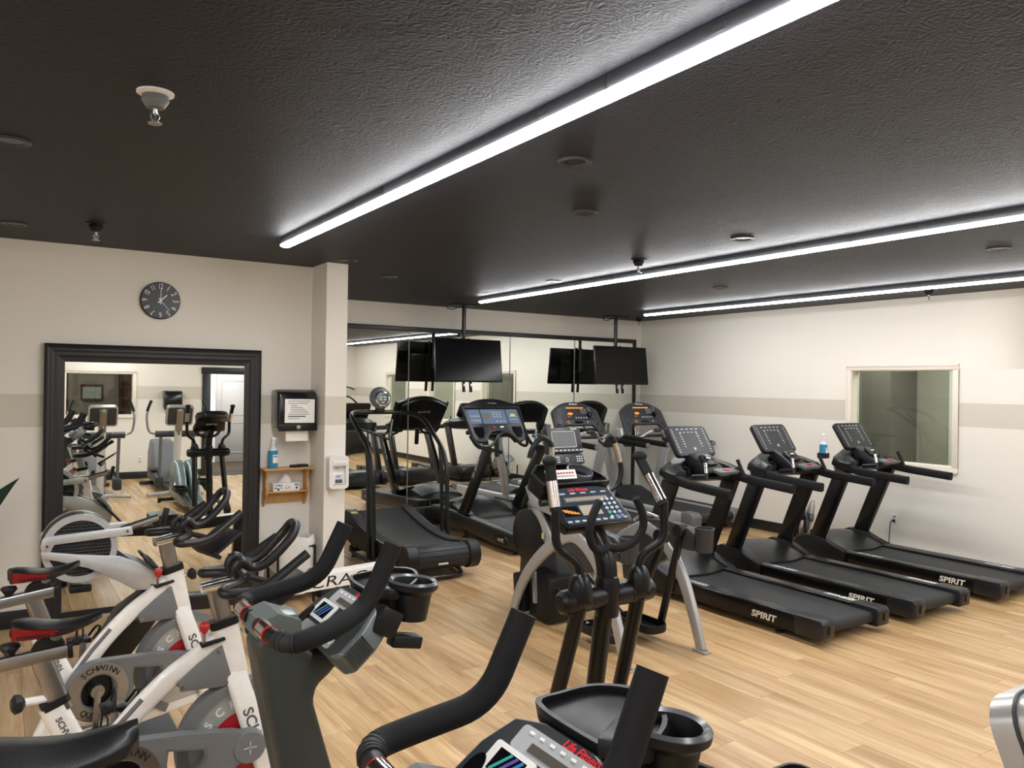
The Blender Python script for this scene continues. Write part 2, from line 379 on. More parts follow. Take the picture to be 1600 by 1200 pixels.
# door in the rear wall with black casing
t = bpy.data.objects.new('door_1', None); C.objects.link(t); t['kind'] = 'structure'
box_obj('casing', DR[0]-.15, DR[0], YR, YR+.025, 0, DR[3], TRIM, t, .004); box_obj('casing', DR[1], DR[1]+.15, YR, YR+.025, 0, DR[3], TRIM, t, .004)
box_obj('head_casing', DR[0]-.17, DR[1]+.17, YR, YR+.032, DR[3], DR[3]+.13, TRIM, t, .004)
o = MB().box(0, -.45, 0, .042, .90, DR[3]-.04, bev=.003).build('door_leaf', TRIM, t, loc=(DR[1]-.05, YR-.05, DR[3]/2)); o.rotation_euler = (0, 0, math.radians(8))
m = MB().lathe([(.012, 0), (.012, .05), (.024, .055), (.026, .07), (.01, .085)], (-.02, -.83, .02), (-1, 0, 0)); m.build('knob', STL, o)

# rooms beyond: hall behind the door, office behind the rear window, side rooms behind the right wall
HW = mat('hall wall', '#b9b4ae', .6); GW = mat('side room wall', '#a09e92', .7); DW = mat('dark room wall', '#6e6c64', .7); OFW = mat('office wall', '#8c8177', .7)
WOOD = mat('dark red wood', '#4a231b', .35, scale=18, var=.3)
struct(box_obj('wall_hall', 2.75, 5.9, -5.0, -4.9, -.004, 2.6, HW)); struct(box_obj('wall_hall', 5.8, 5.9, -4.9, YR-.14, -.004, 2.6, HW)); struct(box_obj('wall_hall', 2.75, 2.85, -4.9, YR-.14, -.004, 2.6, OFW))
struct(box_obj('ceiling_hall', XL, 5.9, -5.0, YR-.14, 2.6, 2.66, HW))
t = bpy.data.objects.new('door_2', None); C.objects.link(t); t['kind'] = 'structure'
GD = mat('grey door', '#a8a2a0', .45)
m = MB().box(4.52, -4.885, 1.0, .9, .03, 2.0, bev=.004)
m.build('door_leaf', GD, t)
for zz, hh in ((.55, .7), (1.45, .8)):
    m = MB().ring([(4.52+x, zz+y) for x, y in rrect(.68, hh, .01, 1)], [(4.52+x, zz+y) for x, y in rrect(.62, hh-.06, .01, 1)], -4.872, -4.862, 'y'); m.build('panel_moulding', GD, t)
box_obj('casing', 3.95, 4.06, -4.9, -4.86, 0, 2.06, OFFW, t); box_obj('casing', 4.98, 5.09, -4.9, -4.86, 0, 2.06, OFFW, t)
m = MB().box(3.95, -2.62, .006, .92, .62, .012, bev=.004); tag(m.build('door_mat', RUB), 'black rubber mat in the rear doorway', 'mat')
def lamp(name, x, y, z, sx, sy, wt, col=(1, .96, .9)):
    l = bpy.data.lights.new(name, 'AREA'); l.shape = 'RECTANGLE'; l.size = sx; l.size_y = sy; l.energy = wt; l.color = col
    o = bpy.data.objects.new(name, l); C.objects.link(o); o.location = (x, y, z)
lamp('hall_lamp', 4.3, -3.7, 2.58, .6, .6, HALL, (.95, .97, 1))  # area light without a fixture, added to lighten the hall
struct(box_obj('wall_office', XL, 2.75, -5.0, -4.9, -.004, 2.6, OFW)); struct(box_obj('wall_office', XL-.1, XL, -5.0, YR-.14, -.004, 2.6, OFW))
lamp('office_lamp', 1.4, -3.6, 2.58, .8, .8, OFFICE)
t = bpy.data.objects.new('door_3', None); C.objects.link(t); t['kind'] = 'structure'
m = MB(); m.box(.32, -4.88, 1.0, .1, .05, 2.0); m.box(1.12, -4.88, 1.0, .1, .05, 2.0); m.box(.72, -4.88, 2.0, .9, .05, .1); m.build('casing', WOOD, t)
box_obj('door_leaf', .37, 1.07, -4.895, -4.865, 0, 1.95, mat('frosted glass', '#5f6a6c', .2), t)
t = bpy.data.objects.new('door_4', None); C.objects.link(t); t['kind'] = 'structure'
m = MB(); m.box(2.15, -4.88, 1.0, .1, .05, 2.0); m.box(2.65, -4.88, 1.0, .1, .05, 2.0); m.box(2.4, -4.88, 2.0, .6, .05, .1); m.build('casing', WOOD, t)
box_obj('door_leaf', 2.2, 2.6, -4.895, -4.865, 0, 1.95, mat('brown door', '#5a4436', .5), t)
t = thing('framed_picture', 'small brown framed picture on the office wall behind the rear window', 'picture', (1.6, -4.89, 1.55))
MB().ring(rrect(.42, .34, .01, 1), rrect(.34, .25, .005, 1), 0, .025, 'y').build('frame', WOOD, t); MB().box(0, .006, 0, .35, .01, .26).build('print', mat('pale print', '#aab4b0', .5), t)
# side rooms behind the right windows
struct(box_obj('wall_side_room', 10.0, 10.1, -2.6, 7.4, -.004, 2.7, GW)); struct(box_obj('ceiling_side_room', XR+.14, 10.1, -2.6, 7.4, 2.6, 2.66, HW))
struct(box_obj('wall_side_room', XR+.14, 10.0, 7.3, 7.4, -.004, 2.6, GW)); struct(box_obj('wall_side_room', XR+.14, 10.0, -2.6, -2.5, -.004, 2.6, GW))
struct(box_obj('floor_side_room', XR+.14, 10.1, -2.6, 7.4, -.06, -.004, DW))
struct(box_obj('wall_side_room', 9.4, 10.0, 5.75, 6.25, -.004, 2.6, DW)); struct(box_obj('wall_side_room', 9.2, 10.0, 3.1, 3.7, -.004, 2.6, DW))
struct(box_obj('trim_5', 9.97, 10.0, 5.2, 5.32, 0, 2.1, OFFW)); struct(box_obj('trim_6', 9.97, 10.0, 4.2, 4.32, 0, 2.1, OFFW)); struct(box_obj('trim_7', 9.97, 10.0, 2.3, 2.42, 0, 2.1, OFFW))
lamp('side_room_lamp', 9.0, 2.2, 2.58, .5, 8.0, SIDE, (.95, .97, .93))  # added area light, no fixture, brightens what shows through the right windows
t = thing('coat_rack', 'coat rack with dark hooks on the wall of the room behind the right windows', 'coat rack', (9.985, 4.75, 1.72))
MB().box(0, 0, 0, .02, .6, .08, bev=.004).build('rail', DGR, t)
for k in range(5): MB().tube(cr([(-.01, -.24+.12*k, 0), (-.05, -.24+.12*k, -.02), (-.06, -.24+.12*k, .03)], 3), .006, 6).build('hook', BLK, t)
# ---------------------------------------------------------------- mirrors
t = thing('framed_mirror', 'large floor mirror in thick black moulded frame under the clock', 'mirror', (0, YC, 0))
FX0, FX1, FZ = .272, 1.858, 2.092; FWD = .135
box_obj('mirror_glass', FX0+.1, FX1-.1, -.022, -.004, .06, FZ-.1, MIRROR, t)
prof = [(0, 0), (0, -.045), (.02, -.058), (.035, -.05), (.05, -.05), (.062, -.044), (.085, -.044), (.1, -.034), (FWD, -.03), (FWD, 0)]
def mould(a, b, z0, z1, mit0, mit1, vert, flip):
    # one side of the frame, mitred at the top corners
    loops = []
    for e in (0, 1):
        l = []
        for d, y in prof:
            if vert: l.append((a+d*flip, y, z0 if e == 0 else z1-d))
            else: l.append(((a+d) if e == 0 else (b-d), y, z1-d))
        loops.append(l)
    return MB().loft(loops)
mould(FX0, 0, 0, FZ, 0, 1, True, 1).build('frame_side', TRIM, t, ang=20); mould(FX1, 0, 0, FZ, 0, 1, True, -1).build('frame_side', TRIM, t, ang=20)
mould(FX0, FX1, 0, FZ, 0, 0, False, 1).build('frame_top', TRIM, t, ang=20)
box_obj('bottom_strip', FX0+FWD, FX1-FWD, -.03, 0, .03, .075, TRIM, t)
t = thing('wall_mirror', 'wide wall mirror of tall panels in thin black frame behind the treadmills', 'mirror', (0, YB, 0))
MX1, MZ0, MZ1 = 8.2, .24, 2.555
SE = [XP1+.02, 4.37, 5.90, 7.02, MX1-.05]
for a, b in zip(SE[:-1], SE[1:]): box_obj('mirror_panel', a+.003, b-.003, -.02, -.004, MZ0, MZ1-.045, MIRROR, t)
for a in SE[1:-1]: box_obj('seam_strip', a-.006, a+.006, -.024, -.004, MZ0, MZ1-.05, mat('seam grey', '#7a807c', .3, .3), t)
box_obj('frame_top', XP1+.02, MX1, -.035, 0, MZ1-.06, MZ1, TRIM, t, .004); box_obj('frame_side', MX1-.055, MX1, -.035, 0, MZ0, MZ1-.06, TRIM, t, .004)
box_obj('frame_bottom', XP1+.02, MX1, -.04, 0, .0, MZ0, TRIM, t, .004)

# ---------------------------------------------------------------- ceiling fixtures
LENS = emit('led lens', (1, 1, 1.0), LED); LENS3 = emit('led lens by the wall', (1, 1, 1.0), LED*.72)
def strip(x, y0, y1, label, lens=LENS):
    t = thing('led_strip_light', label, 'light', (x, (y0+y1)/2, HC), 0, None); L = y1-y0
    MB().box(0, 0, -.027, .066, L-.004, .054, bev=.003).build('housing', mat('charcoal housing', '#4a4c50', .4), t)
    sec = [(-.036, -.054)]+[(.036*math.cos(PI+PI*k/6), -.060+.013*math.sin(PI+PI*k/6)) for k in range(7)]+[(.036, -.054)]
    MB().prism([(a, b) for a, b in sec], -L/2+.004, L/2-.004, 'y').build('lens', lens, t)
    for s in (-1, 1): MB().box(0, s*(L/2-.003), -.032, .067, .005, .06, bev=.001).build('end_cap', mat('charcoal housing', '#4a4c50', .4), t)
    for yy in (-L*.3, 0, L*.3): MB().box(-.032, yy, -.03, .004, .05, .02).build('clip', mat('dark clip', '#5c5e62', .4), t)
for i, (a, b) in enumerate(((3.76, 5.53), (1.99, 3.76), (-.4, 1.99), (-2.3, -.4))):
    strip(1.668, a, b, 'bright LED strip in the near ceiling row, ' + ('end section by the pillar' if i == 0 else 'second section from the pillar' if i == 1 else 'section leaving the frame at the top' if i == 2 else 'section behind the camera'))
for i, (a, b) in enumerate(((5.50, 7.87), (3.12, 5.50), (.74, 3.12), (-1.64, .74))):
    strip(4.66, a, b, 'bright LED strip in the middle ceiling row, ' + ('far end section near the screens' if i == 0 else 'second section from the screens' if i == 1 else 'third section, leaving the frame' if i == 2 else 'section behind the camera'))
for i, (a, b) in enumerate(((5.43, 7.84), (3.02, 5.43), (.61, 3.02), (-1.8, .61))):
    strip(7.18, a, b, 'bright LED strip in the row along the right wall, ' + ('far end section in the corner' if i == 0 else 'second section from the corner' if i == 1 else 'third section from the corner' if i == 2 else 'section behind the camera'), LENS3)
for i, (a, b) in enumerate(((.7, 3.1), (-1.7, .7))):  # extra row, never in view, added to lift the dark clock wall
    strip(-1.42, a, b, 'LED strip left of the frame, '+('section nearer the clock wall' if i == 0 else 'rear section'))
def sprinkler(x, y, label, ring=False, s=1.0):
    t = thing('ceiling_sprinkler', label, 'sprinkler', (x, y, HC))
    MB().lathe([(.062, 0), (.062, -.006), (.045, -.012), (.04, -.012)], n=24).build('escutcheon', OFFW if ring else BLK, t)
    MB().lathe([(.042, -.005), (.046, -.03), (.03, -.055), (.012, -.058)], n=20).build('cup', MGR if ring else BLK, t)
    m = MB(); m.lathe([(.009, -.055), (.009, -.075), (.006, -.08)], n=10)
    for sx in (-1, 1): m.tube(cr([(sx*.008, 0, -.07), (sx*.014, 0, -.085), (sx*.004, 0, -.105)], 3), .003, 6)
    m.tube([(0, 0, -.075), (0, 0, -.108)], .0035, 6)
    m.build('nozzle', STL, t)
    MB().lathe([(.004, -.106), (.024, -.108), (.024, -.111), (.004, -.112)], n=16).build('deflector', STL, t)
sprinkler(.447, 3.03, 'ceiling sprinkler with pale flange at upper left of the ceiling', True)
sprinkler(.512, 5.80, 'black ceiling sprinkler above the clock wall')
sprinkler(4.24, 4.72, 'black ceiling sprinkler between the near and middle light rows')
sprinkler(7.86, 8.72, 'black ceiling sprinkler in the far right corner')
sprinkler(7.75, 4.35, 'small sprinkler between the right wall and the last light row')
DL = [(.025, 4.0, 'at the left frame edge, nearer'), (.066, 6.13, 'at the left frame edge beside the clock wall'), (2.16, 2.84, 'just right of the nearest light row'), (2.85, 3.64, 'right of the near row, second from camera'),
      (4.186, 3.63, 'left of the middle light row'), (5.89, 2.81, 'between the middle and right rows, nearest'), (4.49, 6.21, 'close left of the middle light row, far end'), (6.08, 5.55, 'between the middle and right rows, far'), (3.085, 6.945, 'in front of the wall mirror'), (2.40, 6.22, 'above the pillar front')]
for x, y, l in DL:
    t = thing('recessed_downlight', 'small unlit black recessed downlight '+l, 'downlight', (x, y, HC))
    MB().lathe([(.05, -.001), (.078, -.001), (.078, -.007), (.072, -.01), (.052, -.006), (.05, -.001)], n=28, cap=False).build('trim_ring', mat('charcoal ring', '#333336', .4), t)
    MB().lathe([(.052, -.004), (.03, -.0035), (.0, -.003)], n=20).build('baffle', GLS, t)

# ---------------------------------------------------------------- clock wall items
t = thing('wall_clock', 'round black wall clock with white numerals above framed mirror', 'clock', (1.062, YC, 2.461))
RC = .148
MB().lathe([(RC, 0), (RC, -.022), (RC-.006, -.028), (0, -.028)], axis=(0, 1, 0), n=48).build('case', mat('clock face', '#0e0e11', .35), t)
for k in range(1, 13):
    a = PI/2-k*PI/6
    rgt = (math.sin(a), 0, -math.cos(a)); upv = (math.cos(a), 0, math.sin(a))
    if k in (4, 5, 6, 7, 8) and k != 6 and False: pass
    text(str(k), .062, WINK, t, (.112*math.cos(a), -.0288, .112*math.sin(a)), rgt, upv, 'numeral', sx=.55 if k > 9 else .75)
def hand(name, ang, l, w, tail, y):
    a = math.radians(90-ang); d = Vector((math.cos(a), 0, math.sin(a))); n = Vector((-d.z, 0, d.x))
    m = MB(); pts = [-d*tail-n*w*.5, d*l-n*w*.3, d*l+n*w*.3, -d*tail+n*w*.5]
    m.prism([(p.x, p.z) for p in pts], y, y-.0015, 'y'); m.build(name, WINK, t)
hand('hour_hand', 46, .066, .012, .025, -.031); hand('minute_hand', 2, .092, .007, .03, -.033); hand('second_hand', 140, .10, .006, .022, -.035)
MB().lathe([(.008, -.029), (.008, -.038), (0, -.039)], axis=(0, 1, 0), n=14).build('hub', WINK, t)
# paper towel dispenser
t = thing('paper_towel_dispenser', 'black wall paper towel dispenser with printed notice taped on it', 'dispenser', (2.122, YC, 1.43))
sec = [(0, .33), (-.15, .335), (-.205, .31), (-.225, .25), (-.225, .04), (-.21, .0), (-.03, .0), (0, .03)]
MB().prism(sec, -.165, .165, 'x', bev=.018, seg=3).build('cover', mat('smoke black', '#17171a', .2, coat=.4), t)
MB().box(0, -.218, .015, .33, .02, .06, bev=.006).build('lower_lip', BLK, t)
MB().lathe([(.016, 0), (.018, -.01), (.0, -.012)], (0, -.229, .017), (0, 1, 0), 14).build('lock', STL, t)
m = MB().box(.012, -.2285, .155, .255, .002, .2, ry=.01); m.build('notice', PAPER, t)
for k, (w_, a) in enumerate(((.19, 0), (.17, 0), (.06, .02), (.1, .02), (.13, .02), (.15, .02), (.18, 0), (.15, 0), (.1, 0))): 
    MB().box(-.1+a+w_/2+.012, -.2302, .238-k*.0185, w_, .0006, .006 if k != 7 else .008).build('text_line', GINK if k != 7 else INK, t)
MB().prism([(-.09, -.005), (.105, -.005)]+[(.105-.0243*k, -.1-(.006 if k % 2 else 0)) for k in range(9)], -.176, -.1735, 'y').build('paper_towel', PAPER, t)
# oak shelf
t = thing('oak_wall_shelf', 'small oak two-tier wall shelf under the towel dispenser', 'shelf', (2.075, YC, 0))
SX, SD, SZ = .205, .15, 1.088
MB().box(0, -SD/2-.005, SZ, 2*SX+.02, SD+.01, .016, bev=.003).build('top_board', OAK, t)
MB().box(0, -.055, SZ-.2, 2*SX-.03, .11, .014, bev=.002).build('lower_board', OAK, t)
MB().box(0, -.008, SZ-.255, 2*SX-.03, .016, .09, bev=.002).build('back_board', OAK, t)
for s in (-1, 1):
    pr = [(0, -.008), (0, -.325), (-.015, -.325), (-.03, -.3), (-.05, -.27), (-.11, -.225), (-.118, -.2), (-.118, -.17), (-.1, -.14), (-.1, -.09), (-.118, -.06), (-.12, -.008)]
    MB().prism([(a, SZ+b) for a, b in pr], s*(SX-.03)-.008, s*(SX-.03)+.008, 'x', bev=.002).build('side_bracket', OAK, t)
BLUE = None
def blue_liquid():
    m, nt, b = nodes('blue cleaner'); b.inputs['Base Color'].default_value = (*lin('#3f9fd0'), 1); b.inputs['Roughness'].default_value = .12
    b.inputs['Transmission Weight'].default_value = .35; b.inputs['IOR'].default_value = 1.33
    tc = N(nt, 'ShaderNodeTexCoord'); no = N(nt, 'ShaderNodeTexNoise'); no.inputs['Scale'].default_value = 9; nt.links.new(tc.outputs['Object'], no.inputs['Vector'])
    mx = N(nt, 'ShaderNodeMix', data_type='RGBA'); mx.inputs[6].default_value = (*lin('#3693c6'), 1); mx.inputs[7].default_value = (*lin('#58b2dd'), 1); nt.links.new(no.outputs[0], mx.inputs[0]); nt.links.new(mx.outputs[2], b.inputs['Base Color'])
    return m
BLUE = blue_liquid(); CLR = mat('clear plastic', '#cfd8dc', .15, coat=.3)
def bottle(label, loc, rz=0, s=1.0, group=None):
    t = thing('spray_bottle', label, 'bottle', loc, rz); t.scale = (s, s, s)
    MB().lathe([(.034, 0), (.040, .004), (.041, .08), (.040, .150)], n=20).build('liquid', BLUE, t)
    MB().lathe([(.040, .150), (.036, .160), (.026, .172), (.016, .186), (.0145, .2)], n=20).build('shoulder', CLR, t)
    MB().lathe([(.016, .198), (.017, .222), (.013, .225)], n=16).build('collar', WHT, t)
    m = MB(); m.prism([(-.012, .222), (.014, .222), (.02, .24), (.05, .245), (.05, .258), (-.005, .262), (-.02, .25)], -.011, .011, 'y', bev=.003); m.build('spray_head', WHT, t)
    MB().prism([(.02, .243), (.028, .243), (.034, .21), (.029, .206)], -.004, .004, 'y').build('trigger', WHT, t)
    m = MB(); lp = []
    for z in (.045, .115): lp.append([(.0415*math.cos(a), .0415*math.sin(a), z) for a in [math.radians(-125+14*k) for k in range(9)]]+[(.0405*math.cos(a), .0405*math.sin(a), z) for a in [math.radians(-13-14*k) for k in range(9)]])
    m.loft(lp); m.build('label', PAPER, t)
    for k in range(3):
        a = math.radians(-95+12*k); 
    MB().box(-.003, -.0418, .1, .04, .001, .008).build('label_print', mat('label blue', '#3a5fa8', .5), t)
    return t
bottle('blue spray bottle standing on the oak shelf', (1.955, YC-.085, SZ+.008), .3)
for k, (x, y, rz) in enumerate(((2.145, YC-.1, .15), (2.215, YC-.07, -.25))):
    t = thing('remote_control', 'black remote control on the oak shelf, '+('left one nearer the bottle' if k == 0 else 'right one at the shelf end'), 'remote', (x, y, SZ+.0085), rz)
    MB().box(0, 0, .011, .1, .042, .022, bev=.006).build('case', BLK, t)
    m = MB()
    for i in range(6):
        for j in range(3): m.box(-.038+i*.013, -.011+j*.011, .0225, .008, .006, .002)
    m.build('buttons', MGR, t)
t = thing('tissue_box', 'white tissue box with blue flower print on the lower shelf', 'tissue box', (2.07, YC-.058, SZ-.193))
MB().box(0, 0, .034, .225, .095, .068, bev=.003).build('carton', PAPER, t)
for i, (x, z, r, cc) in enumerate(((-.095, .03, .008, 1), (-.08, .052, .010, 0), (-.072, .018, .011, 1), (-.06, .05, .012, 2), (-.045, .03, .006, 1), (-.04, .052, .008, 0), (.075, .053, .010, 0), (.092, .052, .012, 0), (.085, .026, .010, 1), (-.1, .055, .008, 2))):
    MB().lathe([(r, 0), (.0, -.001)], (x, -.0478, z), (0, 1, 0), 10).build('flower_print', (mat('blue print', '#6fa8d6', .5), mat('dark blue print', '#16324f', .5), mat('green print', '#58b0a4', .5))[cc], t)
text('Lx', .045, mat('script print', '#8a7f95', .5), t, (.005, -.0482, .034), (1, 0, 0), (0, 0, 1), 'lettering', shear=.4)
m = MB(); lp = []
for k in range(5):
    z = .066+.017*k; r = .05*(1-k/5)+.006
    lp.append([(r*math.cos(a)*(1+.35*math.sin(3*a+k)), .3*r*math.sin(a)+.006*math.sin(5*a+k), z+.008*math.sin(2*a+k)) for a in [2*PI*i/14 for i in range(14)]])
m.loft(lp); m.build('tissue', PAPER, t)
# soap dispenser on the pillar
t = thing('soap_dispenser', 'white hand sanitizer dispenser on the front of the pillar', 'dispenser', (2.40, YP, 1.075))
SH = mat('dispenser white', '#e4e1dd', .4)
MB().prism(rrect(.17, .275, .03, 4), 0, -.062, 'y', bev=.006).build('back_shell', SH, t)
MB().ring(rrect(.17, .275, .03, 4), rrect(.118, .21, .018, 4), -.06, -.098, 'y').build('front_frame', SH, t)
MB().prism([(-.06, .105), (-.10, .105), (-.106, .085), (-.098, .05), (-.06, .052)], -.062, .062, 'x', bev=.008, seg=3).build('push_bar', SH, t)
MB().lathe([(.018, .0), (.014, -.02), (.008, -.026)], (0, -.076, .052), n=14).build('nozzle', LGR, t)
MB().prism([(-.062, -.0), (-.078, -.02), (-.088, -.10), (-.062, -.104)], -.057, .057, 'x', bev=.004).build('inner_panel', OFFW, t)
MB().box(0, -.0855, -.035, .07, .002, .03, rx=-.12).build('label', mat('pale violet', '#dddcf0', .5), t)
for k in range(3): MB().box(-.004*k, -.087, -.027-.008*k, .05-.012*k, .0015, .004, rx=-.12).build('label_print', mat('label blue', '#3a5fa8', .5), t)
MB().box(0, -.0885, -.075, .062, .003, .03, rx=-.12).build('window', mat('grey window', '#4a4c50', .3), t)
# waste bin
t = thing('waste_bin', 'pale waste bin with clear liner in black stand beside pillar', 'bin', (2.07, 6.56, 0))
MB().loft([[(a*(.1+.04*k), b*(.09+.035*k), .06+.40*k) for a, b in rrect(2, 2, .4, 4)] for k in (0, 1)]).build('bucket', OFFW, t)
m = MB()
for sx in (-1, 1):
    for sy in (-1, 1): m.tube([(sx*.15, sy*.135, 0), (sx*.155, sy*.14, .47)], .011, 8)
m.tube([(-.155, -.14, .465), (.155, -.14, .465), (.155, .14, .465), (-.155, .14, .465)], .011, 8, closed=True)
m.build('stand', BLK, t)
m = MB(); lp = []
for k, (z, r) in enumerate(((.27, .165), (.36, .17), (.44, .178), (.5, .175), (.545, .165), (.53, .15), (.42, .14))):
    lp.append([(r*math.copysign(abs(math.cos(a))**.6, math.cos(a))*(1+.05*math.sin(7*a+k)), .88*r*math.copysign(abs(math.sin(a))**.6, math.sin(a))*(1+.05*math.sin(9*a+2*k)), z+.012*math.sin(5*a+k)) for a in [2*PI*i/36 for i in range(36)]])
m.loft(lp, cap=False); LIN = mat('bin liner', '#d9d8d4', .25, coat=.3); m.build('liner', LIN, t)
m = MB(); lp = []
for k, (z, r) in enumerate(((.40, .135), (.47, .12), (.5, .07), (.49, .01))): lp.append([(r*math.cos(a)*(1+.15*math.sin(4*a+k)), .85*r*math.sin(a), z+.02*math.sin(3*a+2*k)) for a in [2*PI*i/20 for i in range(20)]])
m.loft(lp); m.build('rubbish', mat('dark bag', '#3d3f41', .3), t)
# plant
t = thing('potted_plant', 'dark green leafy plant at the left edge beside the framed mirror', 'plant', (-.42, 6.42, 0))
MB().lathe([(.13, 0), (.17, .3), (.18, .31), (.165, .32), (.15, .28), (0, .27)], n=28).build('pot', mat('charcoal pot', '#3a3a3a', .5), t)
LEAF = mat('leaf green', '#16301a', .55, scale=12, var=.3, spec=.25)
def leaf(tip, bow, w, base_=(0, 0, .28)):
    b, e = Vector(base_), Vector(tip); mid = (b+e)/2+Vector(bow); n = 14; path = [(1-s)**2*b+2*s*(1-s)*mid+s*s*e for s in [i/n for i in range(n+1)]]
    m = MB(); lp = []
    for i, q in enumerate(path):
        s = i/n; d = (path[min(n, i+1)]-path[max(0, i-1)]).normalized(); side = d.cross(Vector((0, -.8, .3))).normalized(); up = side.cross(d)
        ww = w*(.06 if s < .3 else max(.004, math.sin(PI*((s-.3)/.7)**.75)))
        lp.append([q-side*ww+up*.25*ww, q-up*.003, q+side*ww+up*.25*ww, q+up*.004])
    m.loft(lp); o = m.build('leaf', LEAF, t, ang=60)
for tip, bow, w_ in (((.545, .08, 1.135), (-.05, 0, .12), .062), ((.40, -.12, .90), (-.02, 0, .16), .055), ((-.3, -.1, 1.3), (0, 0, .1), .06), ((.1, .15, 1.5), (-.1, 0, .1), .06), ((-.4, .1, .95), (0, 0, .2), .055), ((.05, -.3, 1.15), (0, 0, .15), .055), ((.25, .2, 1.3), (-.1, 0, .1), .055)): leaf(tip, bow, w_)
# outlets
def outlet(label, loc, axis):
    t = thing('power_outlet', label, 'outlet', loc); s = (.006, .075, .12) if axis == 'x' else (.075, .006, .12)
    MB().box(0, 0, 0, *s, bev=.002).build('plate', OFFW, t)
    for dz in (-.028, .028):
        if axis == 'x': MB().box(-.004, 0, dz, .004, .034, .03, bev=.002).build('socket', LGR, t)
        else: MB().box(0, .004, dz, .034, .004, .03, bev=.002).build('socket', LGR, t)
    return t
outlet('white wall outlet behind the second treadmill console from the back', (XR-.003, 7.0, .42), 'x'); outlet('white wall outlet beside the rightmost treadmill', (XR-.003, 5.02, .41), 'x'); outlet('white wall outlet on the rear wall seen in the framed mirror', (2.19, YR+.003, .35), 'y')
for k, (y0, lab) in enumerate(((7.0, 'black power plug and cable at the outlet near the back corner'), (5.02, 'black power plug and cable at the outlet beside the rightmost treadmill'))):
    t = thing('power_cable', lab, 'cable', (XR-.008, y0, 0)); MB().box(-.012, 0, .395, .022, .026, .026, bev=.004).build('plug', BLK, t)
    MB().tube(cr([(-.03, 0, .395), (-.07, .0, .37), (-.06, .02, .2), (-.05, .05, .01), (-.12, .15, .006)], 5), .005, 6).build('cord', BLK, t)

# ---------------------------------------------------------------- television screens on ceiling poles
def tv(cx, label):
    t = thing('television', label, 'television', (cx, 8.62, 0)); W, Hh, tl = .965, .545, math.radians(7)
    sc = bpy.data.objects.new('screen_unit', None)
    R = Matrix.Rotation(-tl, 3, 'X')
    def P(x, y, z): v = R @ Vector((x, y, z)); return (v.x, v.y, v.z+2.13)
    def bx(name, x, y, z, sx, sy, sz, m, bev=0): return MB().box(*P(x, y, z), sx, sy, sz, rx=-tl, bev=bev).build(name, m, t)
    R2 = tl
    bx('bezel', 0, 0, 0, W, .03, Hh, GLS, .004)
    bx('screen', 0, -.0155, .004, W-.02, .002, Hh-.03, mat('dark screen', '#06060a', .16, spec=.25), 0)
    bx('back_cover', 0, .032, -.05, W*.62, .045, Hh*.6, BLK, .01)
    for s in (-.05, .05): bx('bracket_arm', s, .065, -.05, .03, .03, Hh+.14, BLK, .002)
    for s in (-.05, .05): bx('bracket_end', s, .055, -Hh/2-.028, .022, .03, .05, CHR, .002)
    bx('mount_plate', 0, .085, .02, .2, .02, .2, BLK, .003)
    MB().tube([(0, .13, 2.05), (0, .13, HC-.012)], .026, 14).build('pole', GLS, t)
    MB().box(0, .11, 2.12, .1, .06, .12, bev=.006).build('tilt_joint', BLK, t)
    MB().box(0, .13, HC-.008, .34, .16, .016, bev=.004).build('ceiling_plate', BLK, t)
    MB().tube(cr([(-.05, .13, HC-.02), (-.16, .12, HC-.07), (-.26, .1, HC-.06), (-.24, .1, HC-.015)], 5), .006, 6).build('cable', BLK, t)
tv(4.93, 'left wall-hung television tilted down on black ceiling pole, before the mirror'); tv(7.44, 'right wall-hung television tilted down on black ceiling pole, beside the corner')
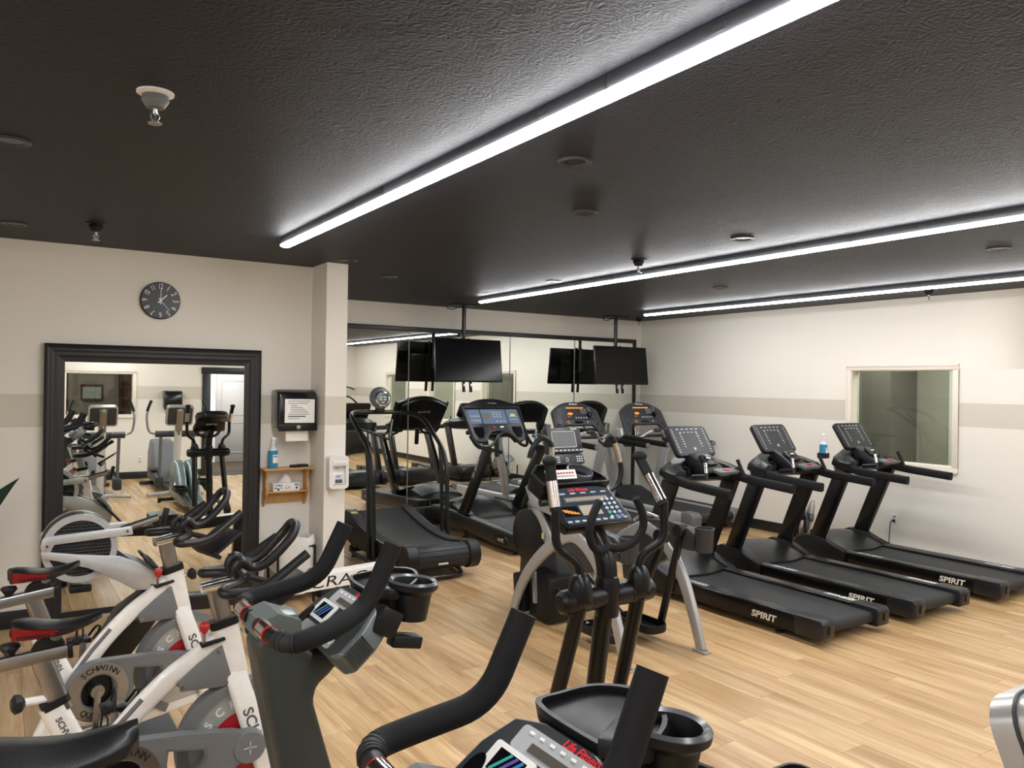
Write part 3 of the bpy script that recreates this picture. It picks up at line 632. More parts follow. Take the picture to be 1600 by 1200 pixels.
# ---------------------------------------------------------------- treadmills (local origin: middle of the rear edge on the floor, forward +y)
BELT = mat('treadmill belt', '#1f2022', .6, scale=90, var=.12, bump=.25, bscale=900)
SATIN = mat('satin black', '#17181b', .34, bump=.1, bscale=700)
STEELBLK = mat('black steel', '#09090c', .3)
def mirror_x(pts): return [(-x, y) for x, y in pts][::-1]
def spirit_treadmill(loc, label, group, ty):
    t = thing('treadmill', label, 'treadmill', loc, 0, group)
    # running deck and belt
    MB().prism([(.14, .155), (.10, .145), (.10, .09), (.16, .08), (1.75, .1), (1.75, .155)], -.285, .285, 'x', bev=.004).build('deck', STEELBLK, t)
    bl = [(1.75, .168), (.1, .158)]+[(.085+.045*math.cos(a), .113+.045*math.sin(a)) for a in [PI/2+PI*k/8 for k in range(1, 9)]]+[(1.75, .078)]
    MB().prism(bl, -.272, .272, 'x').build('belt', BELT, t, ang=50)
    MB().lathe([(.043, -.3), (.043, .3)], (0, .085, .113), (1, 0, 0), 20).build('rear_roller', STEELBLK, t)
    for s in (-1, 1):
        r = MB().prism([(.2, .055), (1.72, .055), (1.72, .185), (.2, .185)], s*.272, s*.398, 'x', bev=.012).build('side_rail', GLS, t)
        MB().box(s*.335, .95, .1865, .09, 1.45, .003).build('foot_strip', mat('rail top', '#2c2d2f', .3), r)
        c = MB().prism([(.0, .065), (-.005, .17), (.02, .195), (.24, .195), (.24, .05), (.02, .05)], s*.265, s*.405, 'x', bev=.016, seg=3).build('rear_cap', SATIN, t)
        MB().box(s*.335, -.006, .125, .03, .008, .06, bev=.003).build('adjuster_slot', GLS, c)
        for y in (.42, 1.6):
            MB().lathe([(.035, 0), (.035, .012), (.012, .016), (.012, .06)], (s*.33, y, 0), n=14).build('foot', RUB, t)
    text('SPIRIT', .068, mat('cream lettering', '#d9d4c8', .5), t, (-.3995, ty, .106 if ty > .44 else .122), (0, -1, 0), (0, 0, 1), depth=.0008, sx=1.25, bold=.002, shear=.15)
    for (x, y) in ((-.335, 1.28), (.335, .38)): text('FITNESS', .062, WINK, t, (x, y, .1895), (0, -1, 0), (1, 0, 0), sx=1.2, shear=.25, bold=.002)
    # motor cover: low dome with curved rear edge
    def sect(x):
        k = abs(x)/.42; c = 1-k*k
        yr = 1.52+.06*c*-1+.05*k; top = .225+.085*c**.6
        return [(2.12-.10*k*k, .06), (2.13-.10*k*k, .16), (2.06-.08*k*k, top-.02), (1.92, top+.005), (1.78, top-.005), (1.66, .205+.055*c), (yr, .178+.01*c), (yr, .06)]
    xs = [-.42, -.40, -.33, -.22, -.11, 0, .11, .22, .33, .40, .42]
    MB().loft([[(x, y, z) for y, z in sect(x if abs(x) < .42 else x*.97)] for x in xs]).build('motor_cover', SATIN, t, ang=40)
    for s in (-1, 1):
        MB().prism([(1.50, .06), (1.50, .19), (1.64, .235), (1.76, .285), (1.96, .30), (2.08, .25), (2.12, .18), (2.10, .06)], s*.33, s*.425, 'x', bev=.012).build('side_shroud', BLK, t)
        # uprights leaning back, then padded handrails
        MB().prism([(1.92, .27), (1.76, .27), (1.46, .99), (1.62, 1.02)], s*.352, s*.412, 'x', bev=.006).build('upright', STEELBLK, t)
        path = fil([(s*.385, .86, .978), (s*.385, 1.34, 1.01), (s*.385, 1.5, 1.04), (s*.37, 1.66, 1.09)], .1)
        MB().sweep(path, rrect(.062, .078, .02, 3), up=(0, 0, 1)).build('handrail', FOAM, t)
    # console body: a tapering horseshoe bowl
    ou, inn = [], []
    for k in range(25):
        a = PI*k/24
        ou.append((.425*math.cos(a), 1.44+.36*math.sin(a)**.8)); inn.append((.30*math.cos(a), 1.44+.20*math.sin(a)))
    m = MB(); lp = []
    for k in range(25):
        a = PI*k/24; h = .062+.062*math.sin(a); zc = 1.055+.035*math.sin(a)
        o_, i_ = ou[k], inn[k]; mx_ = ((o_[0]+i_[0])/2, (o_[1]+i_[1])/2)
        lp.append([(o_[0], o_[1], zc-h*.7), (o_[0]*1.01, o_[1]+.008, zc+h*.4), (mx_[0]*1.02, mx_[1]+.01, zc+h), (i_[0], i_[1], zc+h*.75), (i_[0], i_[1], zc-h*.8), (mx_[0], mx_[1], zc-h)])
    m.loft(lp); m.build('console_body', SATIN, t, ang=45)
    MB().prism([(-.30, 1.40), (.30, 1.40), (.29, 1.62), (-.29, 1.62)], 1.03, 1.05, 'z', bev=.004).build('console_tray', BLK, t)
    for s in (-1, 1): MB().lathe([(.055, .0), (.06, .075), (.066, .08), (.058, .08), (.05, .01), (0, .008)], (s*.2, 1.55, 1.05), n=20).build('cup_holder', GLS, t)
    MB().prism([(1.36, 1.085), (1.36, 1.1), (1.5, 1.19), (1.62, 1.25), (1.66, 1.22), (1.56, 1.05)], -.12, .12, 'x', bev=.01).build('console_neck', BLK, t)
    # tilted display tablet
    a = math.atan2(.255, .17); n = Vector((0, -math.sin(a), math.cos(a))); u = Vector((0, math.cos(a), math.sin(a))); c0 = Vector((0, 1.675, 1.35))
    R = Matrix((Vector((1, 0, 0)), u, n)).transposed().to_4x4(); R.translation = c0
    def on(mb): mb.b.transform(R); return mb
    pan = on(MB().prism(rrect(.485, .31, .04, 4), -.045, 0, 'z', bev=.008)).build('display_panel', SATIN, t)
    on(MB().prism(rrect(.45, .28, .025, 3), 0, .0015, 'z')).build('screen_glass', mat('screen face', '#2b2d31', .42), pan)
    m = MB(); rnd = random.Random(3)
    for s in (-1, 1):
        for k in range(11): m.box(s*.195, -.115+.023*k, .002, .014, .006, .001); 
        for k in range(6): m.box(s*.105, -.06+.026*k, .002, .012+.012*rnd.random(), .006, .001)
    for k in range(5): m.box(-.12+.06*k, .118, .002, .03, .006, .001); m.box(-.1+.05*k, .085, .002, .022, .006, .001)
    on(m).build('icon_print', WINK, pan, kind='stuff')
    on(MB().lathe([(.016, .0018), (0, .002)], (0, -.085, 0), n=10)).build('logo_print', mat('pale print', '#aab4b0', .5), pan)
    # controls
    p2 = MB().prism(rrect(.15, .13, .02, 3), -.012, .012, 'z', bev=.004); R2 = Matrix.Translation((0, 1.47, 1.19)) @ Matrix.Rotation(math.radians(38), 4, 'X'); p2.b.transform(R2); q = p2.build('media_panel', SATIN, t)
    p3 = MB().box(0, .01, .0135, .09, .05, .004, bev=.002); p3.b.transform(R2); p3.build('media_window', GLS, q); p3 = MB().box(0, .012, .016, .05, .012, .001); p3.b.transform(R2); p3.build('media_print', WINK, q)
    p4 = MB().prism(rrect(.24, .10, .02, 3), -.014, .014, 'z', bev=.005); R3 = Matrix.Translation((.07, 1.33, 1.10)) @ Matrix.Rotation(math.radians(14), 4, 'X'); p4.b.transform(R3); q = p4.build('control_panel', mat('grey panel', '#5b5d61', .4), t)
    p5 = MB().prism(rrect(.05, .042, .012, 3), .012, .024, 'z', bev=.004); p5.b.transform(R3); p5.build('stop_button', REDM, q)
    p5 = MB().box(-.06, 0, .0155, .022, .02, .004, bev=.002); p5.b.transform(R3); p5.build('start_button', mat('green key', '#3f8a5a', .4), q)
    for s in (-1, 1):
        MB().tube([(s*.24, 1.42, 1.06), (s*.235, 1.27, 1.08)], .018, 10).build('grip_arm', BLK, t)
        MB().tube([(s*.235, 1.27, 1.045), (s*.225, 1.28, 1.10)], .019, 12).build('grip_base', BLK, t)
        MB().tube([(s*.225, 1.28, 1.10), (s*.205, 1.31, 1.185)], .016, 12).build('pulse_sensor', CHR if s < 0 else BLK, t)
        m = MB().tube([(s*.205, 1.31, 1.185), (s*.202, 1.315, 1.20)], .017, 12); m.build('grip_tip', BLK, t)
    return t
G = 'row of three black treadmills along the right wall'
TM = [spirit_treadmill((5.28, 3.46, 0), 'nearest of the three black treadmills, left of the row, closest to camera', G, .52),
      spirit_treadmill((6.39, 3.43, 0), 'middle of the three black treadmills, blue spray bottle beside its console', G, .47),
      spirit_treadmill((7.62, 3.38, 0), 'rightmost black treadmill, in front of the right wall window', G, .43)]
bottle('blue spray bottle held beside the console of the middle black treadmill', (6.985, 4.98, 1.135), .3, .95)
MB().ring(rrect(.10, .10, .03, 3), rrect(.086, .086, .026, 3), 0, .05, 'z').build('bottle_holder', BLK, TM[1]).location = (.595, 1.55, 1.14)

def curved_treadmill():
    t = thing('curved_treadmill', 'self-powered black treadmill with curved slatted belt and hooped handrail', 'treadmill', (3.49, 6.62, 0))
    def zc(y): return .27+.19*max(0, (y-.42)/.98)**1.7+.05*max(0, (.42-y)/.42)**2
    W = .26; n = 46; ys = [-.02+i*(1.42/n) for i in range(n+1)]
    bel = bpy.data.objects.new('belt', None)
    m = MB(); m.prism([(y, zc(y)-.012) for y in ys]+[(y, zc(y)-.05) for y in ys[::-1]], -W, W, 'x'); bo = m.build('belt_bed', STEELBLK, t)
    sl = None
    TX = mat('belt slat rubber', '#232325', .5, bump=1.0, bscale=130)
    for i in range(n):
        y = (ys[i]+ys[i+1])/2; a = math.atan2(zc(ys[i+1])-zc(ys[i]), ys[i+1]-ys[i])
        MB().box(0, y, zc(y)-.006, 2*W, 1.42/n*.84, .013, rx=a, bev=.002).build('slat', TX, bo)
    for k in range(7):
        a = PI/2+PI*(k+.5)/7; MB().box(0, -.03+.105*math.cos(a), .21+.105*math.sin(a), 2*W, .046, .014, rx=a-PI/2, bev=.002).build('slat', TX, bo)
    MB().box(-.02, -.142, .165, .1, .004, .018, rx=.1).build('belt_label', mat('cream lettering', '#d9d4c8', .5), bo)
    for s in (-1, 1):
        # side rail with the same sag, rear drum cover, lower frame
        m = MB(); m.prism([(y, zc(y)+.02) for y in ys[3:]]+[(1.45, .42), (1.45, .2), (1.2, .13), (.3, .12), (.05, .16)], s*.265, s*.385, 'x', bev=.006); r = m.build('side_rail', BLK, t)
        m = MB(); m.prism([(y, zc(y)+.024) for y in ys[6:-2]]+[(y, zc(y)+.019) for y in ys[6:-2][::-1]], s*.275, s*.365, 'x'); m.build('foot_strip', mat('grit strip', '#313133', .8, bump=.6, bscale=500), r)
        MB().lathe([(.118, 0), (.132, .012), (.132, .112), (.12, .122)], (s*.263, -.03, .21), (s, 0, 0), 32).build('drum_cover', BLK, t)
        m = MB(); m.tube(fil([(s*.335, 1.35, .1), (s*.335, 1.3, .035), (s*.335, .2, .035), (s*.2, -.1, .035), (0, -.1, .035)], .15), .022, 10); m.build('base_tube', STEELBLK, t)
        for y in (1.25, .62): MB().lathe([(.032, 0), (.03, .014), (.01, .02), (.01, .1)], (s*.335, y, 0), n=14).build('foot', RUB, t)
    MB().box(-.325, 1.30, zc(1.30)+.027, .07, .05, .003, rx=.25).build('warning_label', mat('warning label', '#c9c48a', .6), t)
    MB().prism([(1.40, .2), (1.47, .2), (1.47, .42), (1.40, .45)], -.385, .385, 'x', bev=.02).build('front_cover', BLK, t)
    MB().box(0, 1.36, .06, .7, .06, .05, bev=.008).build('cross_tube', STEELBLK, t)
    # two nested hoops from floor to floor
    P1 = fil([(-.41, .56, .07), (-.41, .60, .60), (-.41, .62, 1.10), (-.41, 1.20, 1.47), (-.30, 1.47, 1.512), (.30, 1.47, 1.512), (.41, 1.20, 1.47), (.41, .62, 1.10), (.41, .60, .60), (.41, .56, .07)], .26, 9)
    MB().tube(P1, .024, 14).build('outer_hoop', STEELBLK, t)
    for s in (-1, 1):
        MB().tube(fil([(s*.41, .69, .07), (s*.41, .72, .62), (s*.41, .74, 1.02), (s*.41, .78, 1.195)], .1), .022, 12).build('rear_post', STEELBLK, t)
        MB().tube([(s*.41, .50, .07), (s*.41, .76, .07)], .026, 10).build('post_shoe', STEELBLK, t)
    MB().tube(fil([(-.40, .96, 1.36), (-.1, .98, 1.25), (-.05, 1.05, 1.24), (.05, 1.2, 1.44)], .06), .012, 8).build('phone_bracket', STEELBLK, t)
    c = MB().lathe([(.0, 0), (.118, 0), (.122, -.01), (.122, -.03), (.10, -.04), (0, -.04)], (0, 1.43, 1.665), (.0, 1, -.15), 36).build('console', mat('console bezel', '#4c4e52', .35), t)
    MB().lathe([(.084, -.04), (.084, -.052), (.07, -.056), (.07, -.05)], (.015, 1.43, 1.655), (.0, 1, -.15), 32, cap=False).build('chrome_ring', CHR, c)
    MB().lathe([(.07, -.05), (0, -.052)], (.015, 1.43, 1.655), (.0, 1, -.15), 28).build('display', mat('lcd face', '#33383c', .25), c)
    m = MB()
    for i, (x, z) in enumerate(((-.022, .022), (.026, .022), (-.022, -.004), (.026, -.004), (.002, -.034))):
        for k in range(3): m.box(.015+x-.012+.012*k, 1.373+z*.15, 1.655+z, .007, .002, .015)
    m.build('digits', WINK, c, kind='stuff')
    for k in (-1, 0, 1): MB().lathe([(.011, -.044), (.009, -.05), (0, -.051)], (.015+.028*k, 1.415, 1.578-.004*abs(k)), (0, 1, -.15), 12).build('button', LGR, c)
    MB().box(.005, 1.425, 1.535, .10, .05, .05, bev=.01).build('console_clamp', BLK, t)
curved_treadmill()

LFD = mat('charcoal green plastic', '#1d2120', .38, bump=.1, bscale=500)
LFS = mat('charcoal shell', '#232528', .38, bump=.1, bscale=500)
BLUEP = mat('blue grey panel', '#5f7189', .35)
def classic_treadmill():
    t = thing('classic_treadmill', 'older dark green treadmill with arched console and blue key panel, left of silver ones', 'treadmill', (5.03, 7.03, 0))
    W = .41
    MB().prism([(.05, .195), (1.62, .245), (1.62, .2), (.05, .12)], -.31, .31, 'x').build('deck', STEELBLK, t)
    bl = [(1.6, .252), (.06, .205)]+[(.06+.045*math.cos(a), .16+.045*math.sin(a)) for a in [PI/2+PI*k/6 for k in range(1, 7)]]+[(1.6, .2)]
    MB().prism(bl, -.265, .265, 'x').build('belt', mat('grey belt', '#3a3e40', .5, scale=90, bump=.2, bscale=900), t, ang=50)
    for s in (-1, 1):
        r = MB().prism([(.0, .06), (.0, .20), (.04, .225), (1.46, .30), (1.95, .30), (1.95, .13), (1.4, .135), (.3, .05)], s*.275, s*.41, 'x', bev=.018, seg=3).build('side_rail', LFD, t)
        m = MB(); m.b.transform(Matrix.Identity(4)); lp = MB().lathe([(.0, 0), (.105, 0), (.1, .012), (0, .014)], (0, 0, 0), (s, 0, 0), 28); lp.b.transform(Matrix.Translation((s*.41, .27, .135)) @ Matrix.Diagonal((1, 1.35, .62, 1))); lp.build('badge', BLK, r)
        m = MB()
        for k in range(7): m.box(s*.4255, .315-.017*k, .137-(.006 if k == 6 else 0), .001, .008, .034+(.014 if k == 6 else 0), rx=.15)
        m.box(s*.4255, .222, .154, .001, .04, .008); m.build('badge_print', mat('cream lettering', '#d9d4c8', .5), r, kind='stuff')
        for y in (.1, 1.2): MB().lathe([(.035, 0), (.035, .012), (.012, .016), (.012, .1)], (s*.33, y, 0), n=14).build('foot', RUB, t)
        MB().lathe([(.05, -.02), (.05, .02)], (s*.3, 1.78, .05), (1, 0, 0), 20).build('wheel', RUB, t)
        # hood wing and upright
        MB().loft([[(s*(.20+.02*k), 1.12+.08*k, .27+.008*k), (s*.405, 1.02+.1*k, .30), (s*.405, 1.40, .36+.015*k), (s*(.21+.02*k), 1.45, .40+.02*k)] for k in (0, 1)]).build('hood_wing', BLK, t)
        u = MB().prism([(1.28, .28), (1.10, .28), (.57, 1.09), (.70, 1.13)], s*.345, s*.40, 'x', bev=.006).build('upright', STEELBLK, t)
        if s < 0: text('life fitness', .07, WINK, u, (-.4005, .86, .86), (0, -.55, .83), (0, -.83, -.55), sx=1, shear=.2)
        MB().tube(fil([(s*.385, .34, 1.085), (s*.385, .56, 1.10), (s*.385, .86, 1.105), (s*.395, 1.0, 1.22)], .08), .021, 12).build('handrail', STEELBLK, t)
    hd = [(x, 1.0) for x in (-.3, -.2, -.1, 0, .1, .2, .3)]
    m = MB(); lp = []
    for k in range(13):
        x = -.30+.05*k; c = max(0, 1-(x/.34)**2); lp.append([(x, 1.06-.0*c, .25), (x, 1.10, .27+.05*c), (x, 1.30, .33+.10*c), (x, 1.55, .36+.10*c), (x, 1.85, .32+.06*c), (x, 1.93, .25), (x, 1.93, .14), (x, 1.06, .2)])
    m.loft(lp); hd = m.build('motor_hood', LFD, t, ang=40)
    for k in range(8): MB().box(-.26+.075*k, 1.935, .24, .05, .02, .12, bev=.004).build('vent', BLK, hd)
    # console: a plate tilted towards the runner, arched at the top
    a = math.radians(56); u = Vector((0, math.cos(a), math.sin(a))); nrm = Vector((0, -math.sin(a), math.cos(a))); c0 = Vector((0, .93, 1.158))
    R = Matrix((Vector((1, 0, 0)), u, nrm)).transposed().to_4x4(); R.translation = c0
    def on(mb): mb.b.transform(R); return mb
    top = [(.40-.04*k, .49+.115*(1-((.40-.04*k)/.40)**2)) for k in range(21)]
    bot = [(-.36, .03), (-.30, 0), (-.20, 0), (-.17, .06), (-.10, .13), (0, .15), (.10, .13), (.17, .06), (.20, 0), (.30, 0), (.36, .03)]
    out = top+[(-.40, .4)]+bot+[(.40, .4)]
    c = on(MB().prism(out, -.05, 0, 'z', bev=.006)).build('console', LFS, t)
    on(MB().prism([(.385-.0385*k, .475+.115*(1-((.385-.0385*k)/.40)**2)) for k in range(21)]+[(-.385, .46), (.385, .46)], 0, .02, 'z', bev=.004)).build('top_visor', BLK, c)
    on(MB().tube(fil([(-.405, .5, -.01), (-.38, .05, -.01), (-.33, -.08, .01), (-.2, -.10, .07), (-.1, .02, .11), (0, .06, .12), (.1, .02, .11), (.2, -.10, .07), (.33, -.08, .01), (.38, .05, -.01), (.405, .5, -.01)], .07), .019, 10)).build('console_rail', STEELBLK, t)
    for x0, x1 in ((-.35, -.19), (-.175, .175), (.19, .35)): on(MB().prism(rrect(x1-x0, .20, .012, 2), 0, .003, 'z')).build('key_panel', BLUEP, c).location = R.to_3x3() @ Vector(((x0+x1)/2, .345, 0))
    m = MB()
    for i in range(3):
        for j in range(3): m.box(-.0+.045*i, .40-.03*j, .005, .022, .012, .003)
        m.box(.02+.05*i, .275, .005, .02, .014, .003)
    for i in range(2):
        for j in range(2): m.box(.27, .30+.04*i, .004, .11, .012, .002); m.box(-.27, .29+.06*i, .004, .13, .02, .002)
    on(m).build('keys', mat('pale keys', '#b9c3cf', .4), c, kind='stuff')
    on(MB().box(-.11, .35, .005, .1, .08, .002)).build('display', mat('brown display', '#6f675a', .3), c); on(MB().box(.27, .36, .0055, .07, .035, .002)).build('course_print', mat('yellow print', '#d8c650', .5), c)
    for s in (-1, 1): 
        on(MB().prism([(s*.27+x, y) for x, y in ((-.07, .2), (.07, .2), (.065, .12), (.03, .05), (-.03, .05), (-.065, .12))], -.002, .003, 'z')).build('bottle_recess', GLS, c)
    on(MB().lathe([(.014, 0), (.014, .014), (0, .015)], (-.06, .19, 0), n=12)).build('stop_button', REDM, c); on(MB().box(.06, .195, .006, .05, .02, .01, bev=.002)).build('start_key', OFFW, c)
    m = MB(); lpx = []
    on(MB().prism([(x*.9, y) for x, y in out[:21]]+[(-.3, .12), (.3, .12)], -.13, -.05, 'z', bev=.02)).build('console_back', BLK, c)
    on(MB().tube([(0, .1, -.09), (0, -.1, -.2)], .03, 10)).build('cable_duct', BLK, c)
    text('life fitness', .05, WINK, c, tuple(R @ Vector((0, .42, -.1312))), (-1, 0, 0), tuple(u), shear=.2)
    text('life fitness', .032, GINK, c, tuple(R @ Vector((.02, .525, .0212))), (1, 0, 0), tuple(u), shear=.2)
    return t
classic_treadmill()
bottle('tiny blue spray bottle hung behind the left silver treadmill console, by the mirror', (6.17, 8.90, 1.06), 0, .6)

SILVER = mat('silver side panel', '#c3c5c8', .33, .5)
def silver_treadmill(loc, label):
    t = thing('silver_treadmill', label, 'treadmill', loc, 0, 'two silver grey treadmills by the mirror')
    MB().prism([(.05, .20), (1.5, .22), (1.5, .15), (.05, .13)], -.3, .3, 'x').build('deck', STEELBLK, t)
    bl = [(1.5, .232), (.06, .212)]+[(.06+.05*math.cos(a), .162+.05*math.sin(a)) for a in [PI/2+PI*k/6 for k in range(1, 7)]]+[(1.5, .18)]
    MB().prism(bl, -.28, .28, 'x').build('belt', BELT, t, ang=50)
    for s in (-1, 1):
        r = MB().prism([(.02, .07), (.0, .2), (.05, .235), (1.9, .26), (1.95, .2), (1.9, .06)], s*.30, s*.45, 'x', bev=.02, seg=3).build('side_rail', SILVER, t)
        MB().box(s*.36, .9, .249, .10, 1.5, .005, rx=.0135).build('grit_strip', mat('grit strip', '#313133', .8, bump=.6, bscale=500), r)
        MB().prism([(-.02, .06), (-.03, .2), (.02, .245), (.2, .248), (.2, .06)], s*.29, s*.455, 'x', bev=.02, seg=3).build('rear_cap', MGR, t)
        for y in (.2, 1.6): MB().lathe([(.04, 0), (.038, .014), (.012, .02), (.012, .08)], (s*.36, y, 0), n=14).build('foot', RUB, t)
        MB().prism([(1.72, .22), (1.56, .22), (1.30, 1.0), (1.38, 1.26), (1.50, 1.24), (1.46, 1.0)], s*.395, s*.455, 'x', bev=.02, seg=3).build('upright', SILVER, t)
        MB().prism([(1.04, 1.02), (1.30, .99), (1.44, 1.06), (1.44, 1.14), (1.1, 1.1)], s*.385, s*.455, 'x', bev=.02).build('rail_bracket', DGR, t)
        MB().tube([(s*.42, .47, 1.075), (s*.42, 1.38, 1.12)], .036, 14).build('handrail', FOAM, t)
        MB().lathe([(.036, 0), (.03, -.014), (0, -.018)], (s*.42, .47, 1.075), (0, 1, 0), 14).build('rail_cap', MGR, t)
    MB().lathe([(.055, -.3), (.055, .3)], (0, .04, .16), (1, 0, 0), 20).build('rear_roller', STEELBLK, t)
    m = MB(); lp = []
    for k in range(13):
        x = -.30+.05*k; c = max(0, 1-(x/.36)**2); lp.append([(x, 1.42, .18), (x, 1.44, .235), (x, 1.55, .27+.03*c), (x, 1.75, .34+.05*c), (x, 1.92, .31+.04*c), (x, 1.97, .22), (x, 1.97, .06), (x, 1.42, .1)])
    m.loft(lp); m.build('motor_hood', LFS, t, ang=40)
    q = MB().box(0, 1.975, .28, .60, .02, .14, bev=.004).build('front_panel', BLK, t); MB().lathe([(.03, 0), (.022, .012), (0, .013)], (0, 1.985, .3), (0, 1, 0), 16).build('badge', CHR, q)
    a = math.radians(60); u = Vector((0, math.cos(a), math.sin(a))); nrm = Vector((0, -math.sin(a), math.cos(a))); c0 = Vector((0, 1.31, 1.22))
    R = Matrix((Vector((1, 0, 0)), u, nrm)).transposed().to_4x4(); R.translation = c0
    def on(mb): mb.b.transform(R); return mb
    top = [(.37-.037*k, .33+.12*(1-abs((.37-.037*k)/.37)**2.4)) for k in range(21)]
    bot = [(-.39, .30), (-.415, -.06), (-.36, -.10), (-.30, -.02), (-.27, .07), (-.24, .095), (.24, .095), (.27, .07), (.30, -.02), (.36, -.10), (.415, -.06), (.39, .30)]
    c = on(MB().prism(top+bot, -.05, 0, 'z', bev=.008)).build('console', mat('console grey', '#3c3e42', .36, bump=.05, bscale=500), t)
    on(MB().prism([(.30-.03*k, .32+.09*(1-abs((.30-.03*k)/.31)**2.4)) for k in range(21)]+[(-.26, .17), (.26, .17)], 0, .003, 'z')).build('key_panel', mat('key panel grey', '#303237', .28), c)
    on(MB().prism(rrect(.50, .06, .012, 2), 0, .004, 'z')).build('lower_panel', LGR if False else mat('lower panel', '#3e4044', .4), c).location = R.to_3x3() @ Vector((0, .135, 0))
    text('life fitness', .034, WINK, c, tuple(R @ Vector((0, .415, .0035))), (1, 0, 0), tuple(u), shear=.2, bold=.001)
    m = MB(); rn = random.Random(5)
    for k in range(9): m.box(-.13+.033*k, .355, .0045, .024, .016, .002)
    for k in range(6): m.box(-.14+.016*k, .262+.004*(k % 3), .0045, .012, .014+.012*(2.5-abs(k-2.5)), .002)
    for k in range(4): m.box(-.15+.012*k, .22, .0045, .006, .006, .002)
    on(m).build('amber_readout', AMB, c, kind='stuff')
    m = MB()
    for i in range(3):
        for j in range(3): m.box(.10+.035*i, .33-.028*j, .0045, .018, .012, .003)
    for j in range(5):
        for i in range(2): m.box(.225+.03*i, .35-.032*j, .0045, .016, .012, .003)
    for i in range(5): m.box(-.02+.045*i, .205, .0045, .022, .02, .003)
    on(m).build('keys', mat('pale keys', '#b9c3cf', .4), c, kind='stuff')
    on(MB().lathe([(.024, .003), (.024, .012), (.014, .014), (.014, .008)], (-.17, .135, 0), n=16, cap=False)).build('amber_dial', mat('amber knob', '#d9912f', .4), c)
    on(MB().prism(rrect(.14, .036, .016, 3), .003, .006, 'z')).build('reader_slot', GLS, c).location = R.to_3x3() @ Vector((0, .135, 0))
    on(MB().lathe([(.016, .003), (.016, .014), (0, .015)], (.15, .135, 0), n=12)).build('stop_button', mat('pink button', '#c98a8f', .4), c)
    on(MB().box(.20, .235, .03, .05, .07, .05, bev=.012)).build('clip_on_fan', GLS, c)
    for s in (-1, 1): on(MB().ell((s*.335, .05, .0), .05, .075, .02, 20, 8)).build('speaker_pod', DGR, c)
    on(MB().prism(top[3:18]+[(-.28, .12), (.28, .12)], -.11, -.05, 'z', bev=.02)).build('console_back', BLK, c)
    b = MB().tube(fil([(-.40, 1.32, 1.13), (-.22, 1.22, 1.12), (-.12, 1.13, 1.22), (.12, 1.13, 1.22), (.22, 1.22, 1.12), (.40, 1.32, 1.13)], .08), .017, 10).build('pulse_bar', SILVER, t)
    MB().ell((0, 1.125, 1.225), .085, .03, .03).build('remote_pod', DGR, b)
    m = MB(); [m.tube([(s*.40, 1.0, 1.12), (s*.40, 1.38, 1.13)], .03, 10) for s in (-1, 1)]; m.tube([(-.40, 1.36, 1.13), (.40, 1.36, 1.13)], .022, 10); m.build('console_mount', DGR, t)
    MB().tube(cr([(-.24, 1.33, 1.26), (-.23, 1.30, 1.12), (-.21, 1.29, 1.08), (-.2, 1.30, 1.2)], 5), .004, 6).build('safety_cord', OFFW, t)
    return t
silver_treadmill((6.58, 7.10, 0), 'left silver treadmill, its console behind the arc machine screen'); silver_treadmill((7.76, 7.08, 0), 'right silver treadmill, in the back corner beside the right wall')
